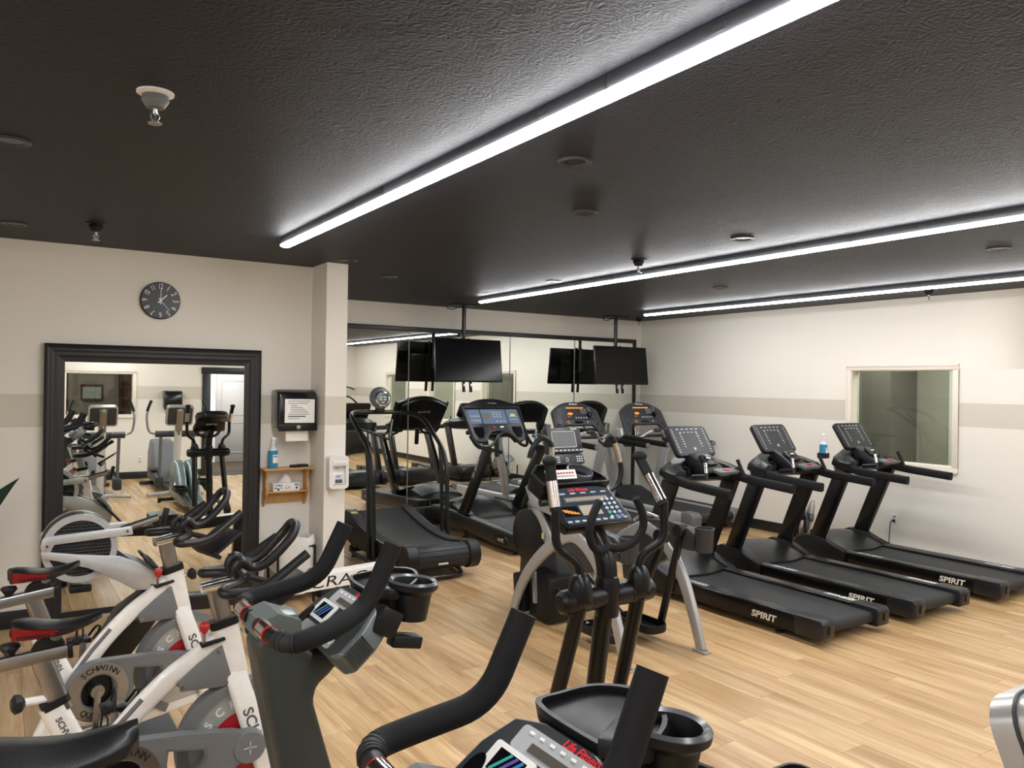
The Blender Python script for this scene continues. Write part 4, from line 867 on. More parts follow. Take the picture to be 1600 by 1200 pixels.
# ---------------------------------------------------------------- cross trainers
COP = mat('chrome sensor', '#cfc4bd', .18, 1)
NAVY = mat('navy console face', '#2b333f', .3)
def frame3(c0, xa, ang):
    # matrix of a plate whose face looks back (-y) and up; ang = tilt of the face from the horizontal
    u = Vector((0, math.cos(ang), math.sin(ang))); n = Vector((0, -math.sin(ang), math.cos(ang)))
    R = Matrix((Vector((1, 0, 0)), u, n)).transposed().to_4x4(); R.translation = Vector(c0); return R, u, n
def black_elliptical():
    t = thing('elliptical_trainer', 'black cross trainer with chrome grip sensors and blue key console, nearest in the middle', 'elliptical', (2.305, 2.745, 0))
    EB = mat('elliptical black', '#09090b', .33, spec=.35, var=.02)
    MB().tube([(0, .13, .10), (0, .0, .95)], .041, 20).build('column', EB, t)
    MB().lathe([(.052, -.09), (.056, -.06), (.056, .06), (.05, .085), (.043, .09)], (0, 0, .89), n=24).build('column_collar', EB, t)
    MB().sweep(cr([(0, .0, .93), (0, .01, 1.03), (0, .05, 1.11), (0, .13, 1.18), (0, .19, 1.22)], 5), rrect(.08, .09, .03, 3), up=(0, 1, .3)).build('neck', EB, t)
    for s in (-1, 1):
        MB().lathe([(.05, .03), (.053, .055), (.053, .115)], (0, 0, .89), (s, 0, 0), 20).build('hub_sleeve', EB, t)
        m = MB(); m.lathe([(.053, .117), (.055, .124), (.055, .215), (.05, .252), (.034, .268), (0, .27)], (0, 0, .89), (s, 0, 0), 24); h = m.build('swing_hub', EB, t)
        m = MB()
        for a in (.14, .2): m.lathe([(.008, -.058), (.008, -.052)], (s*a, 0, .89), (0, 1, .0), 8)
        m.build('bolt_hole', GLS, h)
        y0, tip, el = (.02, .075, .02) if s < 0 else (-.015, .10, -.075)
        b = MB().lathe([(.055, .90), (.054, .94), (.048, .975), (.036, 1.0), (.022, 1.012), (0, 1.013)], (s*.17, -.02, 0), n=24).build('arm_boot', EB, t)
        MB().tube(fil([(s*.17, -.02, .95), (s*.175, -.02, 1.055), (s*.275, el, 1.125), (s*.275, el+.005, 1.30)], .05, 6), .0195, 14).build('swing_arm', EB, t)
        g = MB().tube([(s*.275, el+.005, 1.285), (s*.275, tip, 1.49)], .0245, 14).build('hand_grip', FOAM, t)
        a, b2 = Vector((s*.275, el+.005, 1.285)), Vector((s*.275, tip, 1.49)); d = b2-a
        MB().tube([a+d*.08, a+d*.62], .0255, 14).build('pulse_sensor', COP, g)
        MB().ell(b2+Vector((0, 0, .008)), .034, .036, .024).build('grip_knob', FOAM, g)
        # lower swing arm, pedal bar and pedal
        MB().tube([(s*.17, -.02, .87), (s*.20, .20, .16)], .034, 16).build('lower_arm', EB, t)
        MB().lathe([(.075, -.03), (.08, 0), (.075, .03)], (s*.20, .20, .15), (1, 0, 0), 24).build('pivot_cover', BLK, t)
        p = MB().tube([(s*.20, .20, .15), (s*.16, -.9, .22 if s < 0 else .30), (s*.16, -1.45, .28 if s < 0 else .42)], .026, 12).build('pedal_bar', EB, t)
        z = .28 if s < 0 else .37
        m = MB(); m.prism([(s*.16+x, -1.0+y) for x, y in rrect(.17, .36, .06, 4)], z-.01, z+.01, 'z', bev=.004); m.ring([(s*.16+x, -1.0+y) for x, y in rrect(.18, .37, .06, 4)], [(s*.16+x, -1.0+y) for x, y in rrect(.155, .345, .05, 4)], z, z+.05, 'z'); m.build('pedal', BLK, t)
    # base and drive housing behind the rider
    MB().box(0, -.7, .07, .12, 1.75, .07, bev=.015).build('base_rail', EB, t); MB().box(0, .18, .045, .55, .07, .05, bev=.012).build('front_stabilizer', BLK, t); MB().box(0, -1.9, .045, .62, .07, .05, bev=.012).build('rear_stabilizer', BLK, t)
    for x in (-.29, .29):
        for y in (.18, -1.9): MB().lathe([(.025, 0), (.025, .015), (.01, .02), (.01, .03)], (x, y, 0), n=12).build('foot', RUB, t)
    for s in (-1, 1):
        pr = [(-1.98, .08), (-2.0, .30), (-1.93, .50), (-1.80, .62), (-1.62, .655), (-1.45, .60), (-1.30, .45), (-1.15, .22), (-.8, .12), (-.8, .06)]
        MB().prism(pr, s*.02, s*.145, 'x', bev=.03, seg=3).build('drive_housing', TEAL, t)
    MB().lathe([(.15, -.02), (.16, 0), (.15, .02)], (0, -1.5, .36), (1, 0, 0), 28).build('crank_disc', BLK, t)
    m = MB(); m.tube([(-.16, -1.45, .28), (-.13, -1.5, .36), (.13, -1.5, .36), (.16, -1.45, .42)], .02, 10); m.build('crank', STL, t)
    # console
    R, u, n = frame3((-.015, .03, 1.205), None, math.radians(42))
    def on(mb): mb.b.transform(R); return mb
    c = on(MB().prism([(-.20, .03), (-.185, 0), (.185, 0), (.20, .03), (.17, .215), (.1, .232), (-.1, .232), (-.17, .215)], -.055, 0, 'z', bev=.008)).build('console', EB, t)
    on(MB().prism([(-.185, .03), (-.172, .012), (.172, .012), (.185, .03), (.158, .205), (.1, .222), (-.1, .222), (-.158, .205)], 0, .002, 'z')).build('console_face', NAVY, c)
    on(MB().box(0, .15, .003, .25, .028, .002)).build('readout', mat('brown display', '#6f675a', .3), c)
    m = MB()
    for k in range(14): m.box(-.11+.017*k, .15, .0045, .012, .016, .001)
    on(m).build('readout_digits', mat('dim digits', '#9a8f84', .4), c, kind='stuff')
    on(MB().box(-.01, .085, .003, .115, .055, .002)).build('profile_display', mat('dot display', '#b0a28e', .4), c)
    m = MB()
    for i in range(9):
        for j in range(4): m.box(-.058+.012*i, .066+.013*j, .0045, .006, .007, .001)
    on(m).build('dots', mat('dim digits', '#9a8f84', .4), c, kind='stuff')
    m = MB()
    for i in range(3):
        for j in range(5): m.lathe([(.009, .002), (.008, .006), (0, .007)], (.085+.03*i, .035+.026*j, 0), n=8)
    on(m).build('round_keys', mat('pale keys', '#b9c3cf', .4), c, kind='stuff')
    for k, cc in enumerate(('#4aa98f', '#3f8fa8', '#7a79b8')): on(MB().lathe([(.010, .0025), (.009, .0075), (0, .008)], (.085+.03*k, .035 if k else .061, 0), n=10)).build('coloured_key', mat('key '+cc, cc, .4), c)
    q = on(MB().box(-.125, .085, .003, .09, .055, .002)).build('chart', GLS, c)
    m = MB()
    for k in range(7): m.box(-.162+.012*k, .088-.003*k, .0045, .006, .03-.004*abs(k-2), .001, rz=.6)
    on(m).build('chart_print', mat('amber print', '#e0963a', .5), c, kind='stuff')
    m = MB()
    for k in range(9): m.box(-.16+.04*k, .028, .003, .024, .01, .001)
    for k in range(5): m.box(-.12+.06*k, .187, .003, .03, .008, .001)
    on(m).build('fine_print', mat('pale print', '#aab4b0', .5), c, kind='stuff')
    text('Life Fitness', .026, mat('red lettering', '#d8303a', .4), c, tuple(R @ Vector((-.02, .207, .0028))), (1, 0, 0), tuple(u), shear=.25, bold=.0005)
    text('Life Fitness', .03, WINK, c, (-.015, .245, 1.27), (-1, 0, 0), (0, 0, 1), shear=.25)
    # accessory tray with cup well behind the console, and a card leaning in it
    R4, u4, n4 = frame3((-.015, .205, 1.36), None, math.radians(22))
    def on4(mb): mb.b.transform(R4); return mb
    tr = on4(MB().prism([(-.2, 0), (.19, 0), (.2, .06), (.15, .17), (.05, .2), (-.12, .2), (-.2, .12)], -.07, -.01, 'z', bev=.01)).build('accessory_tray', EB, t)
    on4(MB().ring([(-.2, 0), (.19, 0), (.2, .06), (.15, .17), (.05, .2), (-.12, .2), (-.2, .12)], [(-.188, .012), (.178, .012), (.188, .06), (.142, .158), (.05, .188), (-.115, .188), (-.188, .115)], -.01, .015, 'z')).build('tray_rim', EB, tr)
    on4(MB().lathe([(.058, .02), (.066, .022), (.07, .014), (.062, -.06), (.054, -.06), (.056, .018)], (.085, .11, 0), n=28, cap=False)).build('cup_rim', mat('satin rim', '#4a4b4e', .25), tr)
    cd = MB().box(-.1, .225, 1.415, .17, .002, .045, rx=-.5, rz=-.04).build('notice_card', PAPER, tr)
    for k in range(2):
        for q in range(9): MB().box(-.165+.0165*q, .2245-.0075*k, 1.4215-.0135*k, .0125, .001, .009-.003*k, rx=-.5, rz=-.04).build('card_print', mat('red print', '#b8433f', .6) if k == 0 else GINK, cd)
    # inner fixed bars
    for s in (-1, 1): MB().tube(cr([(0, .0, 1.105), (s*.06, -.02, 1.10), (s*.12, -.045, 1.13), (s*.155, -.06, 1.19), (s*.145, -.065, 1.26), (s*.105, -.065, 1.33)], 5), .0185, 12).build('fixed_handle', FOAM, t)
    return t
black_elliptical()

def arc_trainer():
    t = thing('arc_trainer', 'silver-legged arc trainer with grey shrouds and upright screen, behind the black cross trainer', 'arc trainer', (3.76, 4.4, 0))
    AG = mat('arc shroud grey', '#2d2f32', .42, bump=.1, bscale=500)
    for s in (-1, 1):
        x = s*.345
        P = cr([(x, -.53, .012), (x, -.45, .24), (x, -.34, .48), (x, -.20, .66), (x, -.02, .765), (x, .14, .745), (x, .42, .57), (x, .66, .33), (x, .82, .03)], 5)
        MB().sweep(P, rrect(.05, .095, .018, 3), up=(0, .2, 1), sc=[.8+.25*math.sin(PI*i/(len(P)-1)) for i in range(len(P))]).build('arch_leg', SIL, t)
        MB().box(x, -.535, .008, .07, .12, .016, bev=.004).build('foot_plate', SIL, t); MB().lathe([(.012, 0), (.012, .006), (0, .007)], (x, -.58, .016), n=6).build('floor_bolt', STL, t)
        MB().lathe([(.03, 0), (.03, .02), (.012, .03), (.012, .06)], (x, .82, 0), n=14).build('levelling_foot', STL, t)
        # side shroud with cup well at its rear end
        pr = [(-.45, .68), (-.46, .80), (-.40, .835), (-.2, .86), (0, .845), (.16, .79), (.2, .70), (.1, .55), (-.02, .50), (-.16, .56), (-.3, .68)]
        sh = MB().prism(pr, x-.012, x+.055*(1 if s > 0 else 1)+.01, 'x', bev=.012).build('shroud', AG, t)
        if s < 0: text('CYBEX', .072, WINK, sh, (x-.0128, -.385, .765), (0, -1, .04), (0, 0, 1), bold=.002, sx=1.1)
        MB().lathe([(.058, 0), (.066, .15), (.07, .155), (.07, .165), (.06, .165), (.052, .02), (0, .015)], (x+.02, -.525, .69), n=28).build('cup_holder', AG, t)
        MB().tube(fil([(x+.03, -.05, .86), (x+.03, .1, .88), (x+.02, .2, .80)], .05), .012, 8).build('shroud_trim', SIL, sh)
    # swinging pedal bars
    for s, x0, x1, y0, y1 in ((-1, .06, -.07, -.42, -.2), (1, .33, .30, -.33, -.17)):
        b = MB().sweep([(x0, y0, .83), (x0, y0+.02, .7), (x1, y1, .10)], rrect(.035, .055, .01, 2), up=(0, 1, 0)).build('pedal_bar', STEELBLK, t)
        MB().lathe([(.045, -.04), (.05, -.035), (.05, .035), (.045, .04)], (x0, y0, .81), (1, 0, 0), 20).build('pivot_cap', BLK, b)
        xc = x1-.10
        m = MB(); m.prism([(xc+x, y1+.1+y) for x, y in rrect(.19, .40, .07, 4)], .075, .095, 'z', bev=.005); m.build('foot_pad', BLK, t)
        m = MB(); m.ring([(xc+x, y1+.1+y) for x, y in rrect(.2, .41, .075, 4)], [(xc+x, y1+.1+y) for x, y in rrect(.175, .385, .065, 4)], .085, .135, 'z'); m.build('foot_pad_rim', BLK, t)
        MB().tube([(xc, y1+.28, .1), (xc+.0, .55, .32)], .022, 10).build('link_bar', STEELBLK, t)
    # drive unit at the front
    m = MB(); m.prism([(.50, .03), (.95, .03), (1.08, .25), (1.05, .62), (.92, .80), (.72, .82), (.60, .62), (.52, .4)], -.12, .14, 'x', bev=.03, seg=3); m.build('drive_housing', DGR, t)
    MB().lathe([(.0, 0), (.20, 0), (.215, -.012), (.215, -.05), (.2, -.06)], (-.125, .87, .62), (1, 0, 0), 40).build('drive_disc', BLK, t)
    MB().prism([(.45, .03), (.72, .03), (.72, .40), (.45, .36)], -.26, .0, 'x', bev=.02).build('lower_cover', BLK, t); MB().prism([(.74, .05), (.86, .02), (.90, .33), (.76, .36)], -.30, -.17, 'x', bev=.02).build('side_cover', BLK, t)
    MB().box(-.27, .62, .27, .02, .035, .24, rx=-.08).build('silver_strap', SIL, t)
    MB().sweep(cr([(-.17, .86, 1.03), (-.165, .80, .92), (-.16, .72, .78), (-.155, .60, .62), (-.15, .55, .56)], 4), rrect(.035, .11, .015, 2), up=(0, 1, .3)).build('front_fin', SIL, t)
    MB().box(-.186, .64, .655, .003, .03, .045).build('caution_sticker', mat('warning label', '#c9c48a', .6), t)
    MB().prism([(.55, .75), (.78, .75), (.72, 1.1), (.68, 1.24), (.60, 1.24), (.60, 1.1)], -.07, .07, 'x', bev=.02).build('mast', SIL, t)
    MB().prism([(.50, .82), (.85, .86), (.80, .98), (.55, .93)], -.2, .18, 'x', bev=.03).build('front_cowl', SIL, t)
    # console: keypad below, screen above
    R, u, n = frame3((.01, .57, 1.20), None, math.radians(72))
    def on(mb): mb.b.transform(R); return mb
    c = on(MB().prism([(-.155, .095), (-.165, .02), (-.06, -.015), (.06, -.015), (.165, .02), (.155, .095)], -.06, 0, 'z', bev=.008)).build('keypad', LFS, t)
    on(MB().box(0, -.004, .002, .08, .016, .003)).build('keypad_badge', LGR, c)
    m = MB()
    for s in (-1, 1):
        for i in range(3):
            for j in range(3): m.box(s*(.09+.022*i), .035+.019*j, .002, .015, .01, .003)
    on(m).build('keys', mat('pale keys', '#b9c3cf', .4), c, kind='stuff')
    on(MB().ring(circ(.014, 12, rb=.018), circ(.009, 12, rb=.013), .001, .004, 'z')).build('round_key', mat('mint key', '#a8cfc0', .4), c).location = R.to_3x3() @ Vector((-.01, .05, 0))
    sc = on(MB().prism([(-.165, .105), (.165, .105), (.17, .31), (-.17, .31)], -.07, .004, 'z', bev=.01)).build('screen_housing', LFS, t)
    on(MB().ring([(x-.01, y+.215) for x, y in rrect(.235, .135, .012, 2)], [(x-.01, y+.215) for x, y in rrect(.222, .122, .008, 2)], .004, .006, 'z')).build('screen_border', LGR, sc)
    on(MB().prism([(x-.01, y+.215) for x, y in rrect(.222, .122, .008, 2)], .004, .005, 'z')).build('screen', mat('grey screen', '#6f7274', .25), sc)
    m = MB()
    for k in range(8): m.box(-.14+.04*k, .125, .005, .026, .012, .003)
    m.box(.10, .297, .005, .06, .01, .002); on(m).build('screen_keys', mat('pale keys', '#b9c3cf', .4), sc, kind='stuff')
    # hooked side handles
    for s in (-1, 1):
        pts = [(s*.30, .50, .97), (s*.44, .50, 1.03), (s*.48, .50, 1.12), (s*.47, .50, 1.22), (s*.40, .50, 1.40), (s*.34, .50, 1.43), (s*.27, .48, 1.40)] if s > 0 else [(s*.1, .50, .97), (s*.17, .50, 1.03), (s*.19, .50, 1.12), (s*.21, .50, 1.24), (s*.22, .50, 1.38), (s*.29, .52, 1.43), (s*.36, .54, 1.36), (s*.385, .55, 1.28)]
        P = cr(pts, 6); h = MB().tube(P, .021, 14).build('side_handle', BLK, t)
        k0, k1 = (18, 24) if s > 0 else (18, 24)
        MB().tube(P[k0:k1], .0225, 14).build('pulse_sensor', CHR, h)
        MB().lathe([(.022, 0), (.018, .01), (0, .012)], P[-1], P[-1]-P[-2], 12).build('end_plug', CHR, h)
    MB().prism([(-.0, 1.1), (.05, 1.1), (.03, .9), (-.03, .92)], .33, .35, 'x').build('bracket_plate', SIL, t).location = (0, .5, 0)
    MB().tube([(-.28, .55, .93), (.30, .50, .97)], .03, 12).build('handle_yoke', BLK, t)
    return t
arc_trainer()

def silver_elliptical(loc, label):
    t = thing('silver_elliptical', label, 'elliptical', loc, 0, 'two silver cross trainers along the rear wall')
    MB().lathe([(.115, .0), (.115, .05), (.078, .075)], n=28).build('column_foot', SIL, t)
    col = MB(); col.sweep([(0, 0, .05), (0, .21, 1.13)], rrect(.11, .12, .05, 4), up=(0, 1, 0)); col.build('column', mat('silver column', '#cfd0d2', .3, .3), t)
    MB().lathe([(.028, 0), (.02, .008), (0, .009)], (0, .26, 1.0), (0, 1, 0), 18).build('badge', CHR, t)
    MB().sweep([(0, .245, 1.04), (0, .362, 1.345)], rrect(.10, .055, .02, 3), up=(0, 1, 0)).build('console_stalk', mat('bronze grey', '#8b8177', .3, .5), t)
    MB().ell((0, .362, 1.345), .05, .028, .05).build('stalk_cap', mat('bronze grey', '#8b8177', .3, .5), t)
    R, u, n = frame3((0, .225, 1.145), None, math.radians(68))
    def on(mb): mb.b.transform(R); return mb
    sh = on(MB().ring([(x, y+.16) for x, y in rrect(.395, .325, .045, 5)], [(x, y+.16) for x, y in rrect(.355, .285, .03, 5)], -.06, .012, 'z')).build('console_shell', mat('console silver', '#b4b1ad', .3, .5, scale=400, var=.02), t)
    on(MB().ring([(x, y+.16) for x, y in rrect(.402, .332, .047, 5)], [(x, y+.16) for x, y in rrect(.39, .32, .043, 5)], -.028, -.024, 'z')).build('shell_seam', DGR, sh)
    on(MB().prism([(x, y+.16) for x, y in rrect(.356, .286, .03, 5)], -.055, .006, 'z', bev=.004)).build('console_core', DGR, t)
    on(MB().ring([(x, y+.16) for x, y in rrect(.358, .288, .03, 5)], [(x, y+.165) for x, y in rrect(.27, .19, .02, 5)], .004, .014, 'z')).build('front_bezel', mat('bezel grey', '#a19d98', .35, .4), t)
    on(MB().prism([(x, y+.165) for x, y in rrect(.27, .19, .02, 4)], .006, .009, 'z')).build('screen', mat('dark screen', '#0c0d11', .12), t)
    m = MB()
    for k in range(6): m.box(-.12+.048*k, .05, .008, .03, .014, .003)
    on(m).build('keys', LGR, t, kind='stuff')
    text('LifeFitness', .03, LGR, t, tuple(R @ Vector((0, .27, -.0556))), (-1, 0, 0), tuple(u))
    MB().tube([(-.32, .14, .985), (.32, .14, .985)], .05, 16).build('cross_tube', DGR, t)
    for s in (-1, 1):
        MB().tube(cr([(s*.30, .14, .985), (s*.40, .145, 1.02), (s*.44, .14, 1.15), (s*.44, .13, 1.32), (s*.38, .12, 1.50)], 6), .018, 12).build('arm_handle', STL, t)
        MB().tube(cr([(s*.44, .13, 1.34), (s*.415, .125, 1.42), (s*.38, .12, 1.51)], 4), .022, 12).build('hand_grip', BLK, t)
        MB().tube([(s*.24, .14, .98), (s*.235, .02, .30)], .024, 12).build('lower_arm', MGR, t)
        MB().box(s*.235, -.02, .22, .12, .2, .18, bev=.03).build('pedal_joint', DGR, t)
        MB().tube([(s*.235, -.1, .25), (s*.2, -1.15, .32)], .03, 10).build('pedal_bar', DGR, t)
        m = MB(); m.prism([(s*.2+x, -.75+y) for x, y in rrect(.17, .36, .05, 3)], .33, .355, 'z', bev=.005); m.build('pedal', BLK, t)
        MB().tube([(s*.04, .03, .06), (s*.42, .12, .035)], .028, 10).build('front_foot', LGR, t)
    MB().prism([(-.8, .1), (-.95, .5), (-1.15, .78), (-1.4, .82), (-1.6, .6), (-1.65, .1)], -.18, .18, 'x', bev=.05, seg=3).build('drive_housing', MGR, t)
    MB().box(0, -.75, .07, .16, 1.5, .08, bev=.02).build('base_rail', DGR, t); MB().box(0, -1.6, .035, .6, .08, .06, bev=.015).build('rear_foot', DGR, t)
    return t
silver_elliptical((1.29, .135, 0), 'silver cross trainer whose console corner shows at lower right, left one in the framed mirror')
silver_elliptical((2.36, .12, 0), 'silver cross trainer seen only in the framed mirror, right one before the rear wall')
# paper towel dispenser on the rear wall, seen in the mirror
t = thing('paper_towel_dispenser', 'black paper towel dispenser on the rear wall, seen in the framed mirror', 'dispenser', (2.72, YR, 1.30), PI)
MB().prism([(0, .33), (-.15, .335), (-.205, .31), (-.225, .25), (-.225, .04), (-.21, 0), (-.03, 0), (0, .03)], -.16, .16, 'x', bev=.018, seg=3).build('cover', mat('smoke black', '#17171a', .2), t); MB().box(0, -.218, .015, .32, .02, .06, bev=.006).build('lower_lip', BLK, t)

def stair_climber():
    t = thing('stair_climber', 'tall black stair climber seen only in the wall mirror, above the curved treadmill', 'stair climber', (7.45, -1.0, 0), math.radians(55))
    for s in (-1, 1):
        MB().prism([(-.65, .03), (.70, .03), (.70, .95), (.45, 1.15), (.2, .95), (-.65, .25)], s*.30, s*.38, 'x', bev=.02).build('side_panel', BLK, t)
        MB().tube(fil([(s*.34, -.55, .35), (s*.34, -.45, 1.05), (s*.34, .25, 1.45), (s*.34, .50, 1.50)], .12), .022, 10).build('handrail', BLK, t)
        MB().tube(fil([(s*.05, .42, 1.72), (s*.36, .40, 1.72), (s*.42, .25, 1.66)], .06), .02, 10).build('upper_bar', DGR, t)
    for k in range(5): MB().box(0, -.45+.2*k, .22+.19*k, .58, .24, .03, bev=.006).build('step', MGR, t)
    MB().box(0, .55, .55, .58, .28, .9, bev=.03).build('drive_housing', BLK, t)
    MB().sweep([(0, .58, .95), (0, .50, 1.78)], rrect(.12, .08, .02, 3), up=(0, 1, 0)).build('mast', BLK, t)
    MB().box(0, .44, 1.88, .36, .07, .30, rx=-.35, bev=.02).build('console', BLK, t); MB().box(0, .402, 1.868, .30, .006, .22, rx=-.35).build('screen', mat('dark screen', '#06060a', .16, spec=.25), t)
stair_climber()
# ---------------------------------------------------------------- bikes (local: forward +x, right side -y, origin on the floor)
TEALB = mat('bike grey green', '#343938', .4, bump=.08, bscale=500)
PGREY = mat('bike pod grey', '#646b6a', .35, .2)
def upright_bike(loc, label, shift=0):
    t = thing('upright_bike', label, 'exercise bike', loc, 0, 'two grey upright exercise bikes in the row')
    # tall monocoque post forking into seat post side, then the console arm
    pr = [(.575, 1.13), (.60, 1.165), (.68, 1.12), (.74, 1.08), (.80, 1.09), (.815, 1.06), (.775, 1.02), (.742, .995), (.732, .955), (.80, .72), (.86, .52), (.90, .36), (1.02, .22), (1.02, .08), (.20, .08), (.20, .26), (.34, .36), (.50, .42), (.62, .52), (.655, .72), (.60, .98)]
    b = MB().prism(pr, -.065, .065, 'x', bev=.0); b.b.transform(Matrix(((0, 1, 0, 0), (1, 0, 0, 0), (0, 0, 1, 0), (0, 0, 0, 1)))); bmesh.ops.reverse_faces(b.b, faces=b.b.faces[:])
    b._bev(b.b.verts[:], .018, 3); b.build('frame_post', TEALB, t)
    for s in (-1, 1):
        MB().prism([(.30, .10), (.24, .28), (.34, .44), (.52, .52), (.72, .48), (.86, .32), (.92, .12)], s*.06, s*.13, 'y', bev=.025, seg=3).build('drive_shroud', TEALB, t)
        MB().lathe([(.10, 0), (.10, .012), (.03, .02), (.03, .04)], (.48, s*.13, .30), (0, s, 0), 24).build('crank_disc', BLK, t)
        q = (1 if s > 0 else -1); MB().sweep([(.48, s*.165, .30), (.48+q*.15, s*.17, .30-q*.08)], rrect(.03, .016, .005, 2), up=(0, 1, 0)).build('crank_arm', STL, t)
        MB().box(.48+q*.15, s*.225, .30-q*.08, .10, .09, .025, bev=.006).build('pedal', BLK, t)
    MB().box(.22, 0, .035, .09, .56, .06, bev=.02).build('rear_stabilizer', BLK, t); MB().box(1.05, 0, .035, .09, .50, .06, bev=.02).build('front_stabilizer', BLK, t)
    # seat
    MB().tube([(.30, 0, .30), (.10, 0, .88)], .03, 16).build('seat_post', STL, t)
    m = MB(); lp = []
    for k in range(13):
        s_ = k/12; x = -.10+.40*s_; w = .135*(1-s_)**.6*(1 if s_ > .12 else .75+.25*s_/.12)+.028*s_; zt = .962+.016*math.cos(PI*s_*1.5)-.0*s_; d = .085*(1-s_)**.8+.03
        lp.append([(x, w*math.cos(a), zt+(-(d)*(1-math.sin(a)) if math.sin(a) < 0 else 0)*.5-.02*(math.cos(a)**2)+.02*max(0, math.sin(a))) for a in [2*PI*i/18 for i in range(18)]])
    m.loft(lp); sd = m.build('saddle', mat('saddle vinyl', '#0f0f12', .36, bump=.3, bscale=300), t, ang=70)
    for k in range(3): MB().tube([(-.06+.012*k, -.085+.0*k, .951+.012), (-.058+.012*k, 0, .985+.003), (-.06+.012*k, .085, .951+.012)], .0016, 6).build('stitch_line', DGR, sd)
    # pod with heart-rate grips and the two long horns
    pod = MB(); pod.loft([[(.60+dx, y, 1.178+dz+.0) for dx, dz in ((-.03, -.02), (-.02, .02), (.03, .035), (.09, .01), (.09, -.03), (.02, -.045))] for y in (-.075, -.05, .05, .075)]); pod.build('grip_pod', PGREY, t, ang=30)
    MB().prism([(.62, -.06), (.69, -.052), (.70, 0), (.69, .052), (.62, .06)], 1.15, 1.203, 'z', bev=.012).build('pod_cap', PGREY, t)
    for s in (-1, 1):
        P = fil([(.588, s*.04, 1.182), (.588, s*.15, 1.182), (.615, s*.235, 1.178), (.72, s*.225, 1.198), (.832, s*.185, 1.232), (.908, s*.18, 1.39)], .07, 7)
        MB().tube(P, .021, 14).build('horn_bar', BLK, t)
        sn = MB().tube([(.588, s*.075, 1.182), (.588, s*.135, 1.182)], .0235, 16).build('pulse_sensor', CHR, t)
        for yy in (.074, .137): MB().tube([(.588, s*yy-.0008, 1.182), (.588, s*yy+.0008, 1.182)], .0238, 16).build('red_band', REDM, sn)
        n = len(P); MB().tube(P[n//3+2:], .0262, 16).build('foam_sleeve', FOAM, t)
        g = MB().tube(P[7:n//3+3], .0245, 16).build('ribbed_grip', RUB, t)
        for k in range(8, n//3+2, 2):
            d = (P[k+1]-P[k-1]).normalized(); MB().tube([P[k]-d*.003, P[k]+d*.003], .0262, 14).build('rib', RUB, g)
    # console, facing back to the rider
    ang = math.radians(38); u = Vector((math.cos(ang), 0, math.sin(ang))); rg = Vector((0, -1, 0)); nn = rg.cross(u)
    R = Matrix((rg*1.08, u*.76, nn)).transposed().to_4x4(); R.translation = Vector((.738, 0, 1.105))
    def on(mb): mb.b.transform(R); return mb
    o_ = [(-.15, 0), (.15, 0), (.18, .03), (.172, .13), (.14, .225), (.07, .252), (-.07, .252), (-.14, .225), (-.172, .13), (-.18, .03)]
    c = on(MB().prism(o_, -.075, 0, 'z', bev=.012, seg=3)).build('console', PGREY, t)
    on(MB().prism([(x*.93, y*.95+.004) for x, y in o_], 0, .0018, 'z')).build('console_face', mat('face charcoal', '#34373a', .35), c)
    for k in range(9): on(MB().box(.181-.0008*k, .035+.011*k, -.035, .006, .004, .055)).build('side_rib', DGR, c)
    on(MB().prism([(x, y+.19) for x, y in rrect(.20, .065, .01, 2)], .0018, .004, 'z')).build('upper_panel', LGR, c); on(MB().box(.01, .18, .0045, .13, .022, .002)).build('readout', mat('smoked display', '#55504a', .25), c)
    on(MB().prism([(x-.07, y+.115) for x, y in rrect(.115, .085, .008, 2)], .0018, .0045, 'z')).build('photo_plate', OFFW, c)
    pp = on(MB().box(-.07, .115, .005, .075, .058, .001)).build('photo_print', GLS, c)
    for k, cc in enumerate(('#3aa6a0', '#6a4fb0', '#3a7fc0')): on(MB().box(-.085+.016*k, .115, .0058, .007, .06, .0006, rz=-.45)).build('photo_stripe', mat('stripe '+cc, cc, .4), pp)
    on(MB().prism([(x+.055, y+.1) for x, y in rrect(.11, .085, .006, 2)], .0018, .0045, 'z')).build('matrix_display', mat('matrix brown', '#3a3733', .25), c)
    m = MB()
    for k in range(5): m.box(.055, .07+.015*k, .005, .09, .003, .001)
    on(m).build('display_lines', mat('dim digits', '#9a8f84', .4), c, kind='stuff')
    on(MB().prism([(x, y+.035) for x, y in rrect(.22, .045, .01, 2)], .0018, .004, 'z')).build('key_strip', LGR, c); on(MB().box(-.03, .035, .0048, .03, .016, .002)).build('blue_key', mat('label blue', '#3a5fa8', .5), c)
    m = MB()
    for k in range(6): m.box(-.07+.028*k, .21, .0048, .012, .007, .002)
    for k in range(4): m.box(.02+.025*k, .035, .0048, .014, .01, .002)
    on(m).build('keys', OFFW, c, kind='stuff')
    on(MB().prism([(-.13+.02*math.cos(a)*1.0, .06+.05*math.sin(a)) for a in [2*PI*i/16 for i in range(16)]], .001, .006, 'z')).build('thumb_recess', GLS, c)
    text('Life Fitness', .022, mat('red lettering', '#d8303a', .4), c, tuple(R @ Vector((.045, .231, .0028))), tuple(rg), tuple(u), shear=.25, bold=.0005)
    # reading tray and cup holder beyond the console
    a4 = math.radians(12); u4 = Vector((math.cos(a4), 0, math.sin(a4)))
    R4 = Matrix((rg, u4, rg.cross(u4))).transposed().to_4x4(); R4.translation = Vector((.905, -.0, 1.225))
    def on4(mb): mb.b.transform(R4); return mb
    o4 = [(q.x, q.y) for q in cr([(-.13, 0, 0), (0, -.01, 0), (.12, 0, 0), (.135, .04, 0), (.10, .12, 0), (.0, .16, 0), (-.09, .12, 0), (-.125, .05, 0)], 4, True)]
    tr = on4(MB().prism(o4, -.03, -.001, 'z', bev=.005)).build('reading_tray', BLK, t)
